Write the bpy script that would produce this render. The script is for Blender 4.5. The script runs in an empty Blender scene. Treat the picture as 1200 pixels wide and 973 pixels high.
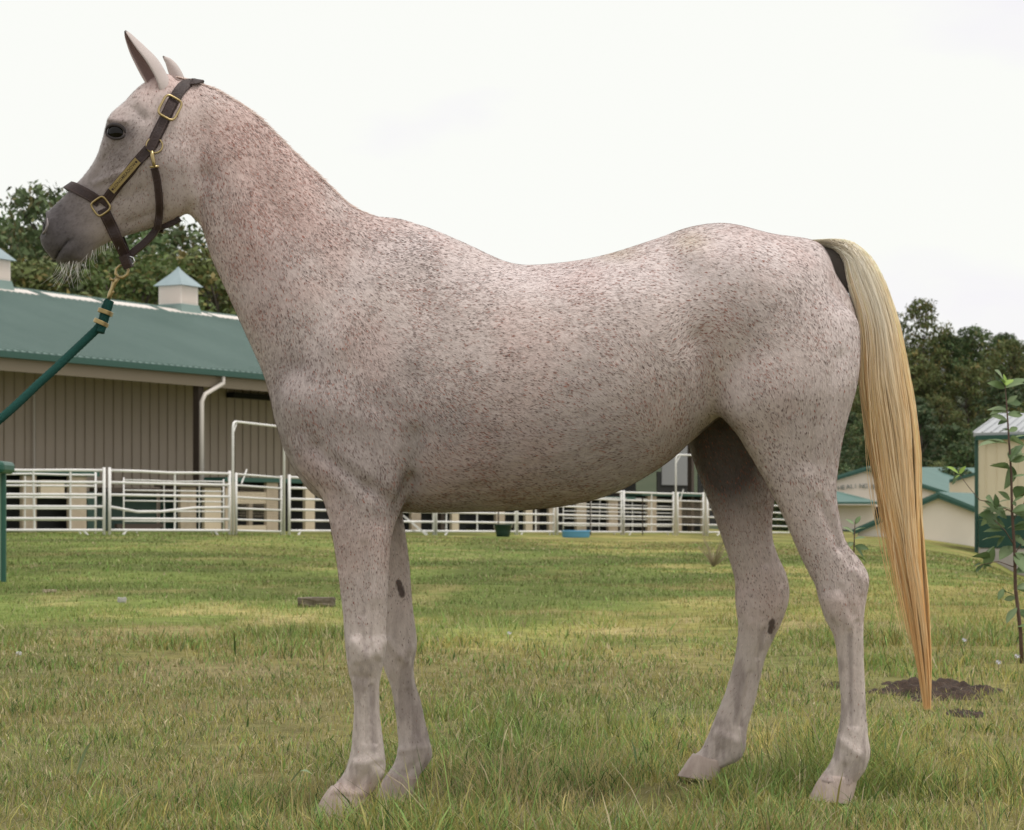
import bpy, bmesh, math, random
import numpy as np
from mathutils import Vector, Matrix
from mathutils.bvhtree import BVHTree
R = math.radians
rng = np.random.default_rng(7)
random.seed(7)
sc = bpy.context.scene
C = sc.collection

# ------------------------------------------------------------------ camera
F_PX = 2730.0            # focal length in photograph pixels (1200 wide)
HZ = 600.0               # horizon row in the photograph
CAM_Z = 0.755
cd = bpy.data.cameras.new("camera"); cam = bpy.data.objects.new("camera", cd); C.objects.link(cam)
cam.location = (0, 0, CAM_Z); cam.rotation_euler = (R(90), 0, 0)
cd.sensor_width = 36.0; cd.lens = 36.0 * F_PX / 1200.0
cd.shift_y = (HZ - 486.5) / 1200.0
cd.clip_start = 0.1; cd.clip_end = 2500
cd.dof.use_dof = True; cd.dof.focus_distance = 5.95; cd.dof.aperture_fstop = 15.0
sc.camera = cam
# ------------------------------------------------------------------ sky, sun, exposure
W = bpy.data.worlds.new("World"); sc.world = W; W.use_nodes = True
SUN_EL, SUN_AZ = 70.0, 110.0
nt = W.node_tree; nt.nodes.clear()
def N(nt, t, **k):
    n = nt.nodes.new(t)
    for a, b in k.items(): setattr(n, a, b)
    return n
out = N(nt, 'ShaderNodeOutputWorld'); bg = N(nt, 'ShaderNodeBackground')
sky = N(nt, 'ShaderNodeTexSky', sky_type='NISHITA'); sky.sun_disc = False
sky.sun_elevation = R(SUN_EL); sky.sun_rotation = R(SUN_AZ)
sk = N(nt, 'ShaderNodeVectorMath', operation='SCALE'); sk.inputs['Scale'].default_value = 0.10
nt.links.new(sky.outputs[0], sk.inputs[0])
tc = N(nt, 'ShaderNodeTexCoord'); mp = N(nt, 'ShaderNodeMapping'); mp.inputs['Scale'].default_value = (1.6, 1.6, 4.0)
mp.inputs['Location'].default_value = (0.15, 0.3, 0.75)
no = N(nt, 'ShaderNodeTexNoise'); no.inputs['Scale'].default_value = 2.6; no.inputs['Detail'].default_value = 5; no.inputs['Roughness'].default_value = 0.5
cr = N(nt, 'ShaderNodeValToRGB')
cr.color_ramp.elements[0].position = 0.34; cr.color_ramp.elements[0].color = (0.90, 0.865, 0.945, 1)
cr.color_ramp.elements[1].position = 0.50; cr.color_ramp.elements[1].color = (0.965, 0.972, 0.93, 1)
mx = N(nt, 'ShaderNodeMix', data_type='RGBA'); mx.inputs['Factor'].default_value = 0.97
nt.links.new(tc.outputs['Generated'], mp.inputs[0]); nt.links.new(mp.outputs[0], no.inputs['Vector'])
nt.links.new(no.outputs['Fac'], cr.inputs[0])
nt.links.new(sk.outputs[0], mx.inputs['A']); nt.links.new(cr.outputs[0], mx.inputs['B'])
nt.links.new(mx.outputs['Result'], bg.inputs['Color']); bg.inputs['Strength'].default_value = 1.0
nt.links.new(bg.outputs[0], out.inputs[0])
ld = bpy.data.lights.new("sun", 'SUN'); ld.energy = 2.0; ld.angle = R(18); ld.color = (1.0, 0.955, 0.9)
sun = bpy.data.objects.new("sun", ld); C.objects.link(sun)
_a = R(SUN_AZ); _e = R(SUN_EL)
sun_dir = Vector((math.sin(_a) * math.cos(_e), math.cos(_a) * math.cos(_e), math.sin(_e)))
sun.rotation_euler = sun_dir.to_track_quat('Z', 'Y').to_euler()
sc.view_settings.view_transform = 'Standard'; sc.view_settings.look = 'None'
sc.view_settings.exposure = 0.03; sc.view_settings.gamma = 1.0; sc.view_settings.use_curve_mapping = False
sc.cycles.max_bounces = 6; sc.cycles.transparent_max_bounces = 6

# ------------------------------------------------------------------ helpers
def PX(u, v, Y):
    """world point that the photograph shows at pixel (u, v), Y metres in front of the camera"""
    return Vector(((u - 600) / F_PX * Y, Y, CAM_Z - (v - HZ) / F_PX * Y))

def link(o, parent=None):
    C.objects.link(o)
    if parent is not None: o.parent = parent
    return o
def tag(o, label=None, cat=None, group=None, kind=None):
    if label: o['label'] = label
    if cat: o['category'] = cat
    if group: o['group'] = group
    if kind: o['kind'] = kind
    return o
def thing(name, loc, label, cat, group=None, rot=(0, 0, 0)):
    o = bpy.data.objects.new(name, None); o.location = loc; o.rotation_euler = rot; o.empty_display_size = 0.1
    C.objects.link(o); return tag(o, label, cat, group)
def mesh_np(name, verts, faces, mat=None, parent=None, smooth=False, cols=None, local=True):
    """verts (n,3) array, faces list or (m,3)/(m,4) array; cols per-vertex rgb"""
    verts = np.asarray(verts, dtype=np.float32)
    me = bpy.data.meshes.new(name)
    if isinstance(faces, np.ndarray):
        m, k = faces.shape
        me.vertices.add(len(verts)); me.vertices.foreach_set('co', verts.ravel())
        me.loops.add(m * k); me.loops.foreach_set('vertex_index', faces.astype(np.int32).ravel())
        me.polygons.add(m)
        me.polygons.foreach_set('loop_start', (np.arange(m) * k).astype(np.int32))
        me.polygons.foreach_set('loop_total', np.full(m, k, dtype=np.int32))
        me.update(calc_edges=True)
    else:
        me.from_pydata([tuple(map(float, v)) for v in verts], [], faces); me.update()
    if cols is not None:
        cols = np.asarray(cols, dtype=np.float32)
        a = me.color_attributes.new('Col', 'FLOAT_COLOR', 'POINT')
        full = np.ones((len(verts), 4), dtype=np.float32); full[:, :3] = cols
        a.data.foreach_set('color', full.ravel())
    if smooth: me.polygons.foreach_set('use_smooth', np.ones(len(me.polygons), dtype=bool))
    if mat: me.materials.append(mat)
    o = bpy.data.objects.new(name, me); C.objects.link(o)
    if parent is not None:
        o.parent = parent
        if local: o.matrix_parent_inverse = Matrix.Identity(4)
    return o

class MB:
    """collects boxes and tubes, builds one mesh object"""
    def __init__(s): s.v = []; s.f = []
    def add(s, vs, fs):
        b = len(s.v); s.v += [tuple(v) for v in vs]; s.f += [tuple(i + b for i in f) for f in fs]; return s
    def box(s, lo, hi, M=None):
        x0, y0, z0 = lo; x1, y1, z1 = hi
        vs = [Vector(p) for p in ((x0,y0,z0),(x1,y0,z0),(x1,y1,z0),(x0,y1,z0),(x0,y0,z1),(x1,y0,z1),(x1,y1,z1),(x0,y1,z1))]
        if M is not None: vs = [M @ v for v in vs]
        return s.add(vs, [(0,3,2,1),(4,5,6,7),(0,1,5,4),(1,2,6,5),(2,3,7,6),(3,0,4,7)])
    def beam(s, a, b, w, h, up=Vector((0, 0, 1))):
        a = Vector(a); b = Vector(b); d = (b - a); L = d.length; d.normalize()
        side = d.cross(up)
        if side.length < 1e-4: side = Vector((1, 0, 0))
        side.normalize(); u2 = side.cross(d)
        vs = []
        for p in (a, b):
            for sx, sz in ((-1,-1),(1,-1),(1,1),(-1,1)):
                vs.append(p + side * (sx * w / 2) + u2 * (sz * h / 2))
        return s.add(vs, [(0,1,2,3),(7,6,5,4),(0,4,5,1),(1,5,6,2),(2,6,7,3),(3,7,4,0)])
    def tube(s, pts, r, n=8, cap=True, closed=False):
        pts = [Vector(p) for p in pts]; m = len(pts); rr = r if isinstance(r, (list, tuple)) else [r] * m
        rings = []; prev = None
        for i, p in enumerate(pts):
            if closed: t = pts[(i + 1) % m] - pts[i - 1]
            else: t = pts[min(i + 1, m - 1)] - pts[max(i - 1, 0)]
            t.normalize()
            if prev is None:
                a = Vector((0, 0, 1)) if abs(t.z) < 0.9 else Vector((1, 0, 0))
                prev = t.cross(a).normalized()
            nrm = (prev - t * prev.dot(t)).normalized(); prev = nrm; bn = t.cross(nrm)
            rings.append([p + (nrm * math.cos(2*math.pi*k/n) + bn * math.sin(2*math.pi*k/n)) * rr[i] for k in range(n)])
        b = len(s.v)
        for rg in rings: s.v += [tuple(q) for q in rg]
        for i in range(m if closed else m - 1):
            j = (i + 1) % m
            for k in range(n):
                k2 = (k + 1) % n
                s.f.append((b + i*n + k, b + i*n + k2, b + j*n + k2, b + j*n + k))
        if cap and not closed:
            s.f.append(tuple(b + k for k in range(n))[::-1]); s.f.append(tuple(b + (m-1)*n + k for k in range(n)))
        return s
    def build(s, name, mat, parent=None, smooth=False, bevel=0):
        if parent is not None and parent.parent is not None: pl = parent.parent.location + parent.location
        elif parent is not None: pl = parent.location
        else: pl = Vector((0, 0, 0))
        vs = [Vector(v) - pl for v in s.v] if parent is not None else s.v
        me = bpy.data.meshes.new(name); me.from_pydata([tuple(v) for v in vs], [], s.f); me.update()
        if smooth:
            me.polygons.foreach_set('use_smooth', np.ones(len(me.polygons), dtype=bool))
        if mat: me.materials.append(mat)
        o = bpy.data.objects.new(name, me); link(o, parent)
        if bevel:
            bv = o.modifiers.new('bevel', 'BEVEL'); bv.width = bevel; bv.segments = 2; bv.limit_method = 'ANGLE'
        return o

def mat_new(name, col=(0.5,0.5,0.5), rough=0.7, metal=0.0, spec=0.5):
    m = bpy.data.materials.new(name); m.use_nodes = True
    b = m.node_tree.nodes['Principled BSDF']
    b.inputs['Base Color'].default_value = (*col, 1); b.inputs['Roughness'].default_value = rough
    b.inputs['Metallic'].default_value = metal; b.inputs['Specular IOR Level'].default_value = spec
    return m
def mat_noise(name, c1, c2, scale=4.0, rough=0.7, metal=0.0, spec=0.4, bump=0.0, bscale=60.0, stretch=(1,1,1), detail=6, coords='Object'):
    m = mat_new(name, c1, rough, metal, spec); t = m.node_tree; b = t.nodes['Principled BSDF']
    tc = N(t, 'ShaderNodeTexCoord'); mp = N(t, 'ShaderNodeMapping'); mp.inputs['Scale'].default_value = stretch
    n1 = N(t, 'ShaderNodeTexNoise'); n1.inputs['Scale'].default_value = scale; n1.inputs['Detail'].default_value = detail; n1.inputs['Roughness'].default_value = 0.62
    r = N(t, 'ShaderNodeValToRGB'); r.color_ramp.elements[0].position = 0.32; r.color_ramp.elements[1].position = 0.68
    r.color_ramp.elements[0].color = (*c1, 1); r.color_ramp.elements[1].color = (*c2, 1)
    t.links.new(tc.outputs[coords], mp.inputs[0]); t.links.new(mp.outputs[0], n1.inputs['Vector'])
    t.links.new(n1.outputs['Fac'], r.inputs[0]); t.links.new(r.outputs[0], b.inputs['Base Color'])
    if bump:
        n2 = N(t, 'ShaderNodeTexNoise'); n2.inputs['Scale'].default_value = bscale; n2.inputs['Detail'].default_value = 4
        bp = N(t, 'ShaderNodeBump'); bp.inputs['Strength'].default_value = bump; bp.inputs['Distance'].default_value = 0.01
        t.links.new(mp.outputs[0], n2.inputs['Vector']); t.links.new(n2.outputs['Fac'], bp.inputs['Height']); t.links.new(bp.outputs[0], b.inputs['Normal'])
    return m
def mat_attr(name, rough=0.7, spec=0.3, trans=0.0, vary=0.0, scale=3.0):
    m = mat_new(name, (0.5,0.5,0.5), rough, 0, spec); t = m.node_tree; b = t.nodes['Principled BSDF']
    a = N(t, 'ShaderNodeAttribute', attribute_name='Col'); src = a.outputs['Color']
    if vary:
        n1 = N(t, 'ShaderNodeTexNoise'); n1.inputs['Scale'].default_value = scale; n1.inputs['Detail'].default_value = 4
        g = N(t, 'ShaderNodeNewGeometry'); t.links.new(g.outputs['Position'], n1.inputs['Vector'])
        mr = N(t, 'ShaderNodeMapRange'); mr.inputs['To Min'].default_value = 1 - vary; mr.inputs['To Max'].default_value = 1 + vary
        mr.inputs['From Min'].default_value = 0.3; mr.inputs['From Max'].default_value = 0.7
        vm = N(t, 'ShaderNodeVectorMath', operation='SCALE')
        t.links.new(n1.outputs['Fac'], mr.inputs[0]); t.links.new(src, vm.inputs[0]); t.links.new(mr.outputs[0], vm.inputs['Scale']); src = vm.outputs[0]
    t.links.new(src, b.inputs['Base Color'])
    if trans:
        tr = N(t, 'ShaderNodeBsdfTranslucent'); t.links.new(src, tr.inputs['Color'])
        ms = N(t, 'ShaderNodeMixShader'); ms.inputs[0].default_value = trans
        o = t.nodes['Material Output']; t.links.new(b.outputs[0], ms.inputs[1]); t.links.new(tr.outputs[0], ms.inputs[2]); t.links.new(ms.outputs[0], o.inputs[0])
    return m

# cheap value noise for numpy (smooth, repeatable)
_perm = np.random.default_rng(3).random((64, 64, 64)).astype(np.float32)
def vnoise(P):
    P = np.asarray(P, dtype=np.float32); i = np.floor(P).astype(int); f = P - i; f = f * f * (3 - 2 * f)
    r = 0
    for dx in (0, 1):
        for dy in (0, 1):
            for dz in (0, 1):
                w = (f[:, 0] if dx else 1 - f[:, 0]) * (f[:, 1] if dy else 1 - f[:, 1]) * (f[:, 2] if dz else 1 - f[:, 2])
                r = r + w * _perm[(i[:, 0] + dx) % 64, (i[:, 1] + dy) % 64, (i[:, 2] + dz) % 64]
    return r
def fbm(P, o=4):
    P = np.asarray(P, dtype=np.float32); r = 0; a = 0.5; s = 0
    for k in range(o):
        r = r + a * vnoise(P * (2 ** k) + 7.3 * k); s += a; a *= 0.55
    return r / s
def sstep(a, b, x):
    t = np.clip((np.asarray(x, dtype=np.float32) - a) / (b - a), 0, 1); return t * t * (3 - 2 * t)
# ================================================================== THE HORSE
YAW = R(3.0); HD = 6.0
_c, _s = math.cos(YAW), math.sin(YAW)
def HL(u, v, yl):
    """horse-local point seen at pixel (u, v), yl metres beyond the horse's midline"""
    k = (u - 600) / F_PX
    x = (k * (HD + yl * _c) + yl * _s) / (_c - k * _s)
    Y = HD + x * _s + yl * _c
    return np.array((x, yl, CAM_Z - (v - HZ) / F_PX * Y))
def to_uv(P):
    P = np.asarray(P); X = P[:, 0] * _c - P[:, 1] * _s; Y = HD + P[:, 0] * _s + P[:, 1] * _c
    return 600 + F_PX * X / Y, HZ + F_PX * (CAM_Z - P[:, 2]) / Y
horse = thing('horse', (0, HD, 0), 'flea-bitten white and grey horse standing in profile, with a pale golden tail', 'horse', rot=(0, 0, YAW))

def crom(a, n):
    """Catmull-Rom resample rows of a"""
    a = np.asarray(a, float); m = len(a); out_ = []
    e = np.vstack([2 * a[0] - a[1], a, 2 * a[-1] - a[-2]])
    for i in range(m - 1):
        p0, p1, p2, p3 = e[i], e[i + 1], e[i + 2], e[i + 3]
        for k in range(n):
            t = k / n
            out_.append(0.5 * ((2 * p1) + (-p0 + p2) * t + (2*p0 - 5*p1 + 4*p2 - p3) * t*t + (-p0 + 3*p1 - 3*p2 + p3) * t**3))
    out_.append(a[-1]); return np.array(out_)

def loft(st, n=6, m=28, rounded=(True, True)):
    """st rows: Au Av Bu Bv yc w pTop pBot skew -> closed mesh in horse space"""
    S = crom(st, n); rings = []
    th = np.linspace(0, 2 * math.pi, m, endpoint=False)
    for r in S:
        A = HL(r[0], r[1], r[4]); B = HL(r[2], r[3], r[4]); mid = (A + B) / 2; hf = (A - B) / 2
        c = np.cos(th); s = np.sin(th)
        p = np.where(c > 0, r[6], r[7])
        lat = np.sign(s) * np.abs(s) ** (2 / p) * max(r[5], 0.003); al = np.sign(c) * np.abs(c) ** (2 / p) + r[8] * s * s
        ring = mid[None] + al[:, None] * hf[None]; ring[:, 1] += lat
        rings.append(ring)
    rings = np.array(rings); k = len(rings)
    V = rings.reshape(-1, 3); Q = []
    for i in range(k - 1):
        for j in range(m):
            j2 = (j + 1) % m
            Q.append((i*m + j, i*m + j2, (i+1)*m + j2, (i+1)*m + j))
    T = []
    c0 = rings[0].mean(0); c1 = rings[-1].mean(0)
    if rounded[0]: c0 = c0 + (rings[0].mean(0) - rings[1].mean(0)) * 0.9
    if rounded[1]: c1 = c1 + (rings[-1].mean(0) - rings[-2].mean(0)) * 0.9
    V = np.vstack([V, c0, c1]); i0 = len(V) - 2; i1 = len(V) - 1
    for j in range(m):
        j2 = (j + 1) % m
        T.append((i0, j2, j)); T.append((i1, (k-1)*m + j, (k-1)*m + j2))
    return V, np.array(T), np.array(Q)

TORSO = [
 (321,432,322,492,0,.075,2.1,2.1,0),(336,400,338,538,0,.135,2,2.2,.0),(365,345,368,580,0,.165,1.9,2.2,.0),
 (405,290,410,594,0,.178,1.7,2.1,-.10),(450,256,455,599,0,.190,1.5,2.1,-.22),(495,264,502,601,0,.212,1.55,2.1,-.25),(545,285,553,600,0,.245,1.75,2.1,-.2),
 (600,309,612,598,0,.275,2.0,2.1,-.1),(652,309,668,592,0,.288,2.1,2.1,-.05),(706,300,722,577,0,.287,2.1,2.1,0),
 (767,281,778,545,0,.268,2.1,2.1,.0),(808,267,815,513,0,.252,2.1,2.1,.05),(850,263.5,858,482,0,.245,2.15,2.1,.1),
 (900,275,908,480,0,.23,2.1,2.1,.1),(946,281,952,480,0,.185,2.1,2.1,.0),(965,292,974,482,0,.13,2.1,2.1,0),(977,320,984,470,0,.10,2.1,2.1,0),(991,340,992,455,0,.07,2,2,0),(1001,362,1000,440,0,.045,2,2,0)]
NECK = [
 (214,92,196,205,0,.058,2,2,-.1),(236,98,221,249,0,.062,1.9,2.1,-.15),(262,109,236.5,267,0,.066,1.8,2.1,-.2),(300,134,248,303,0,.073,1.7,2.1,-.25),
 (340,173,264,338,0,.083,1.6,2.1,-.25),(380,211,281,376,0,.099,1.6,2.1,-.25),(410,239,300,418,0,.12,1.6,2.1,-.22),(442,256,318,458,0,.14,1.6,2.1,-.2),(475,285,350,520,0,.15,1.8,2.1,-.2)]
HEAD = [
 (200,87,232,140,0,.055,2.2,2.2,0),(184,90,234,178,0,.078,2.3,2.2,.05),(163,104,231,210,0,.096,2.5,2.0,.15),(148,122,226,236,0,.104,2.7,2.0,.25),(131,139,214,252,0,.104,2.8,2.0,.3),(121.5,166,196,262,0,.091,2.7,1.9,.25),
 (113,187,176,268.5,0,.077,2.6,1.8,.1),(100,205,153,275,0,.062,2.5,1.8,0),(86,219,131,283,0,.052,2.4,1.9,0),(72,233,114,291,0,.047,2.3,2,0),
 (60,244.5,105,301,0,.048,2.3,2.1,.0),(51,253,96,308,0,.046,2.3,2.2,0),(46.5,266,82,310,0,.039,2.3,2.2,0),(48,286,66,308,0,.024,2.2,2.2,0)]
NF = [(375,420,470,425,-.095,.055,2,2,0),(345,455,478,470,-.105,.07,2,2,0),(333,490,481,515,-.11,.078,2,2,0),(346,545,480,560,-.115,.08,2,2,0),(374,578,472,592,-.122,.068,2,2,0),
 (384,603,464,613,-.127,.06,2,2,.15),(390,632,459,634,-.13,.053,2,2,.1),(396,670,456,668,-.13,.045,2,2,0),(401,712,454.5,708,-.13,.038,2,2,0),(403.5,742,452.5,740,-.13,.036,2.2,2.2,0),
 (405,764,453.5,757,-.13,.039,2.4,2.3,0),(408,786,450,776,-.13,.036,2.4,2.2,0),(412.5,806,445.5,800,-.13,.026,2.1,2.1,0),(414,830,445,828,-.13,.021,2,2,0),(412,862,448,858,-.13,.021,2,2,0),(410,882,451,880,-.13,.026,2,2,0),
 (404,903,452.5,901,-.13,.030,2.1,2.1,0),(394,917,445,918,-.13,.027,2,2,0),(384,928,433,932,-.13,.028,2,2,0),(378,937,426,942,-.13,.029,2,2,0)]
FF = [(395,560,470,585,.115,.065,2,2,0),(405,600,472,604,.12,.058,2,2,0),(413,630,476,630,.12,.052,2,2,0),(424,665,480,662,.12,.045,2,2,0),(432,705,483,702,.12,.038,2,2,0),(440,740,487,737,.12,.036,2.2,2.2,0),
 (445,765,488.5,756,.12,.038,2.4,2.3,0),(451,787,485,778,.12,.034,2.4,2.2,0),(457,803,486,797,.12,.026,2.1,2.1,0),(462,828,494,822,.12,.021,2,2,0),(465,856,500,850,.12,.021,2,2,0),(466,874,504,868,.12,.026,2,2,0),
 (463,892,507,885,.12,.030,2.1,2.1,0),(456,903,499,900,.12,.027,2,2,0),(450,912,489,913,.12,.028,2,2,0),(448,918,482,922,.12,.028,2,2,0)]
NH = [(868,330,972,350,-.10,.07,2,2,0),(848,380,1003,372,-.12,.10,2,2,0),(836,430,1007.5,415,-.13,.115,2,2.1,0),(835,470,1004,452,-.14,.112,2,2.1,0),(850,493,995,485,-.14,.10,2,2.1,0),(866,510,988,513,-.14,.088,2,2,0),(886,545,983,543,-.14,.07,2,2,.1),
 (905,579,980,576,-.14,.058,2,2,.15),(921,612,984,606,-.14,.048,2,2,.2),(935,645,992,636,-.14,.040,2,2.4,.2),(946,668,1009,658,-.14,.038,2.1,2.6,.1),(955,686,1018,676,-.14,.040,2.3,2.3,0),(960.5,706,1016,696,-.14,.040,2.4,2.3,0),
 (966,724,1013,718,-.14,.036,2.3,2.2,0),(976,744,1012,742,-.14,.028,2.1,2.1,0),(981,772,1012.5,772,-.14,.023,2,2,0),(984,805,1014,805,-.14,.022,2,2,0),(985,835,1015.5,836,-.14,.023,2,2,0),(981,864,1018,864,-.14,.028,2,2,0),
 (976,886,1020,884,-.14,.031,2.1,2.1,0),(968,901,1015,902,-.14,.028,2,2,0),(961,911,1006,914,-.14,.028,2,2,0),(958,917,1000,922,-.14,.028,2,2,0)]
FH = [(845,430,975,440,.12,.09,2,2,0),(812,480,950,480,.13,.10,2,2,0),(806,515,932,515,.135,.09,2,2,0),(817,552,915,548,.135,.072,2,2,0),(832,592,907,590,.135,.058,2,2,.1),(846,630,905,625,.135,.048,2,2,.2),(856,660,911,650,.135,.040,2,2.4,.2),
 (861,680,921,672,.135,.040,2.1,2.6,.1),(862,705,925,694,.135,.042,2.3,2.3,0),(865,730,922,713,.135,.040,2.4,2.3,0),(864,752,912,738,.135,.035,2.3,2.2,0),(860,775,899,765,.135,.027,2.1,2.1,0),(853,800,891,797,.135,.022,2,2,0),
 (844,825,884,828,.135,.022,2,2,0),(835,847,876,855,.135,.026,2,2,0),(829,862,874,876,.135,.030,2.1,2.1,0),(821,878,868,890,.135,.028,2,2,0),(813,885,854,897,.135,.028,2,2,0),(808,890,844,902,.135,.028,2,2,0)]
VOX = 0.006
def build_body():
    import openvdb
    parts = [(TORSO, 0.03, 36), (NECK, 0.035, 32), (HEAD, 0.02, 40), (NF, 0.022, 28), (FF, 0.03, 28), (NH, 0.035, 28), (FH, 0.03, 28)]
    lo = np.array((-1.32, -.36, -.02)); hi = np.array((1.02, .36, 1.92))
    n = np.ceil((hi - lo) / VOX).astype(int)
    BG = 0.06
    D = np.full(n, BG, dtype=np.float32)
    for st, k, m in parts:
        V, T, Q = loft(st, 6, m)
        P = ((V - lo) / VOX).astype(np.float64)
        hw = 10
        g = openvdb.FloatGrid.createLevelSetFromPolygons(P.astype(np.float32), triangles=T.astype(np.uint32), quads=Q.astype(np.uint32),
                transform=openvdb.createLinearTransform(voxelSize=1.0), halfWidth=float(hw))
        a = np.floor(P.min(0)).astype(int) - hw; b = np.ceil(P.max(0)).astype(int) + hw
        a = np.maximum(a, 0); b = np.minimum(b, n)
        arr = np.empty(b - a, dtype=np.float32); g.copyToArray(arr, ijk=tuple(int(q) for q in a))
        arr *= VOX
        sl = tuple(slice(int(a[i]), int(b[i])) for i in range(3))
        d0 = D[sl]; h = np.clip(0.5 + 0.5 * (arr - d0) / k, 0, 1)
        D[sl] = arr + (d0 - arr) * h - k * h * (1 - h)
    # light blur of the field takes the facets off
    for ax in range(3):
        D = 0.25 * np.roll(D, 1, ax) + 0.5 * D + 0.25 * np.roll(D, -1, ax)
    g = openvdb.FloatGrid(BG / VOX); g.copyFromArray(np.ascontiguousarray(D / VOX), tolerance=0.0)
    pts, quads = g.convertToQuads(isovalue=0.0)
    return pts.astype(np.float64) * VOX + lo, quads.astype(np.int64)[:, ::-1]
BV, BQ = build_body()
bme = bpy.data.meshes.new('body')
_o = mesh_np('tmp', BV, BQ)
bm = bmesh.new(); bm.from_mesh(_o.data); bpy.data.objects.remove(_o)
# keep only the main piece
bm.verts.ensure_lookup_table(); seen = np.zeros(len(bm.verts), bool); comps = []
for v in bm.verts:
    if seen[v.index]: continue
    st = [v]; seen[v.index] = True; comp = []
    while st:
        q = st.pop(); comp.append(q)
        for e in q.link_edges:
            w = e.other_vert(q)
            if not seen[w.index]: seen[w.index] = True; st.append(w)
    comps.append(comp)
comps.sort(key=len)
for cpp in comps[:-1]: bmesh.ops.delete(bm, geom=cpp, context='VERTS')
for _ in range(2): bmesh.ops.smooth_vert(bm, verts=bm.verts, factor=0.5, use_axis_x=True, use_axis_y=True, use_axis_z=True)
# finer faces on the head
def bm_uv(v):
    X = v.co.x * _c - v.co.y * _s; Y = HD + v.co.x * _s + v.co.y * _c
    return 600 + F_PX * X / Y, HZ + F_PX * (CAM_Z - v.co.z) / Y
eds = [e for e in bm.edges if all((lambda q: (q[0] < 225 and q[1] < 330) or q[1] > 640)(bm_uv(v)) for v in e.verts)]
bmesh.ops.subdivide_edges(bm, edges=eds, cuts=1, use_grid_fill=True, smooth=0.6)
bmesh.ops.recalc_face_normals(bm, faces=bm.faces)
bm.to_mesh(bme); bm.free()

STROKES = [  # u0 v0 u1 v1 sigma_px amp_mm   (near and far side alike)
 (470,602,480,565,9,-9),(480,565,486,510,12,-7),(486,510,482,450,20,-4),
 (420,300,345,430,22,-6),(345,430,322,455,12,-4),(350,470,400,480,26,7),(366,525,432,572,9,-6),(432,572,462,590,9,-4),(440,500,462,560,20,6),
 (400,400,440,330,24,4),(490,300,520,290,18,4),(470,300,500,360,20,-3),
 (352,505,372,520,10,-3),(395,620,400,680,10,3),(445,625,440,700,9,3),(428,640,424,720,6,-2.5),
 (800,330,820,400,26,-6),(820,400,834,465,16,-7),(806,292,822,300,17,7),(870,300,915,330,34,4),(905,400,880,470,40,6),
 (985,420,950,540,10,-4),(868,490,880,520,16,6),(838,480,852,494,7,-6),
 (960,585,984,640,6,-5),(984,640,998,662,5,-2.6),(975,600,940,560,12,2),(1000,668,1010,682,6,1.5),(962,700,985,705,9,2),(968,726,980,735,6,-2),(1005,730,1003,850,4,-2.6),(995,740,996,850,3,-1.5),
 (885,600,897,660,6,-4),(870,700,880,712,8,2),(880,790,868,850,4,-2.2),(896,722,904,745,5,-2),
 (420,755,430,770,9,3),(440,765,450,752,6,2),(412,792,436,796,6,-1.5),(436,805,439,870,3.5,-2.4),(428,810,428,870,3,-1.2),(430,900,445,908,7,2),(470,768,482,760,6,2),(478,810,488,860,3,-2.0),
 (240,150,240,205,12,-4),(240,205,226,246,10,-4.5),(206,200,205,235,20,6),(214,175,226,230,8,3),
 (112,214,160,196,4,3.2),(122,238,165,225,9,-2.6),(150,262,190,246,5,-2),(128,141,146,143,4.5,4.5),(158,128,168,138,7,-5),(176,112,186,150,9,-2.5),(140,172,128,190,7,-2),(120,175,108,205,5,1.5),(128,176,112,210,4,-2),
 (86,240,100,262,9,-2.5),(60,262,66,285,9,3.0),(80,296,92,302,7,2.6),(78,252,70,262,6,-1.5),
 (50.5,254,49,271,3.6,-13),(55,250,55,272,2.6,3.0),(64,306,69,295,1.9,-3.5),(69,295,80,282,1.9,-2.5),(74,303,86,290,6,2.5),(58,262,56,290,8,1.5),
 (300,200,330,260,22,-3),(275,180,290,280,20,3),(330,200,360,260,20,3),
 (560,540,700,520,30,2),
 (416,752,418,774,5,2.5),(438,752,444,770,4,1.8),(426,745,428,760,3,-1.2),(408,795,412,812,5,-1.5),(447,862,448,890,4,1.5),(418,895,440,890,5,2),(432,905,415,925,6,-2.5),(390,925,420,930,6,2),(456,752,474,775,5,2.2),
 (470,880,500,875,5,2),(490,893,476,908,6,-2.5),(1000,668,1008,676,5,1.2),(965,705,975,720,6,1.4),(985,690,1000,720,5,-2),(1010,700,1009,730,4,-1.5),(985,868,1005,884,6,2),(990,900,984,912,6,-2.5),(960,915,995,922,6,2),
 (868,712,878,730,6,2.5),(915,690,912,710,4,2),(895,740,888,770,4,-2),(840,860,862,868,6,2),(846,880,838,892,6,-2.5),(120,160,112,178,4,-1.5),(150,210,200,180,16,3),(96,235,130,250,6,-1.5),(505,590,560,575,8,-2),(520,440,560,560,40,-2.5),
]
nv = len(bme.vertices); co = np.empty(nv * 3, np.float32); bme.vertices.foreach_get('co', co); co = co.reshape(-1, 3).astype(float)
nm = np.empty(nv * 3, np.float32); bme.vertices.foreach_get('normal', nm); nm = nm.reshape(-1, 3).astype(float)
def seg_dist(U, V, s):
    a = np.array(s[:2]); b = np.array(s[2:4]); d = b - a; t = np.clip(((U - a[0]) * d[0] + (V - a[1]) * d[1]) / max(d @ d, 1e-6), 0, 1)
    return np.hypot(U - a[0] - t * d[0], V - a[1] - t * d[1])
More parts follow.
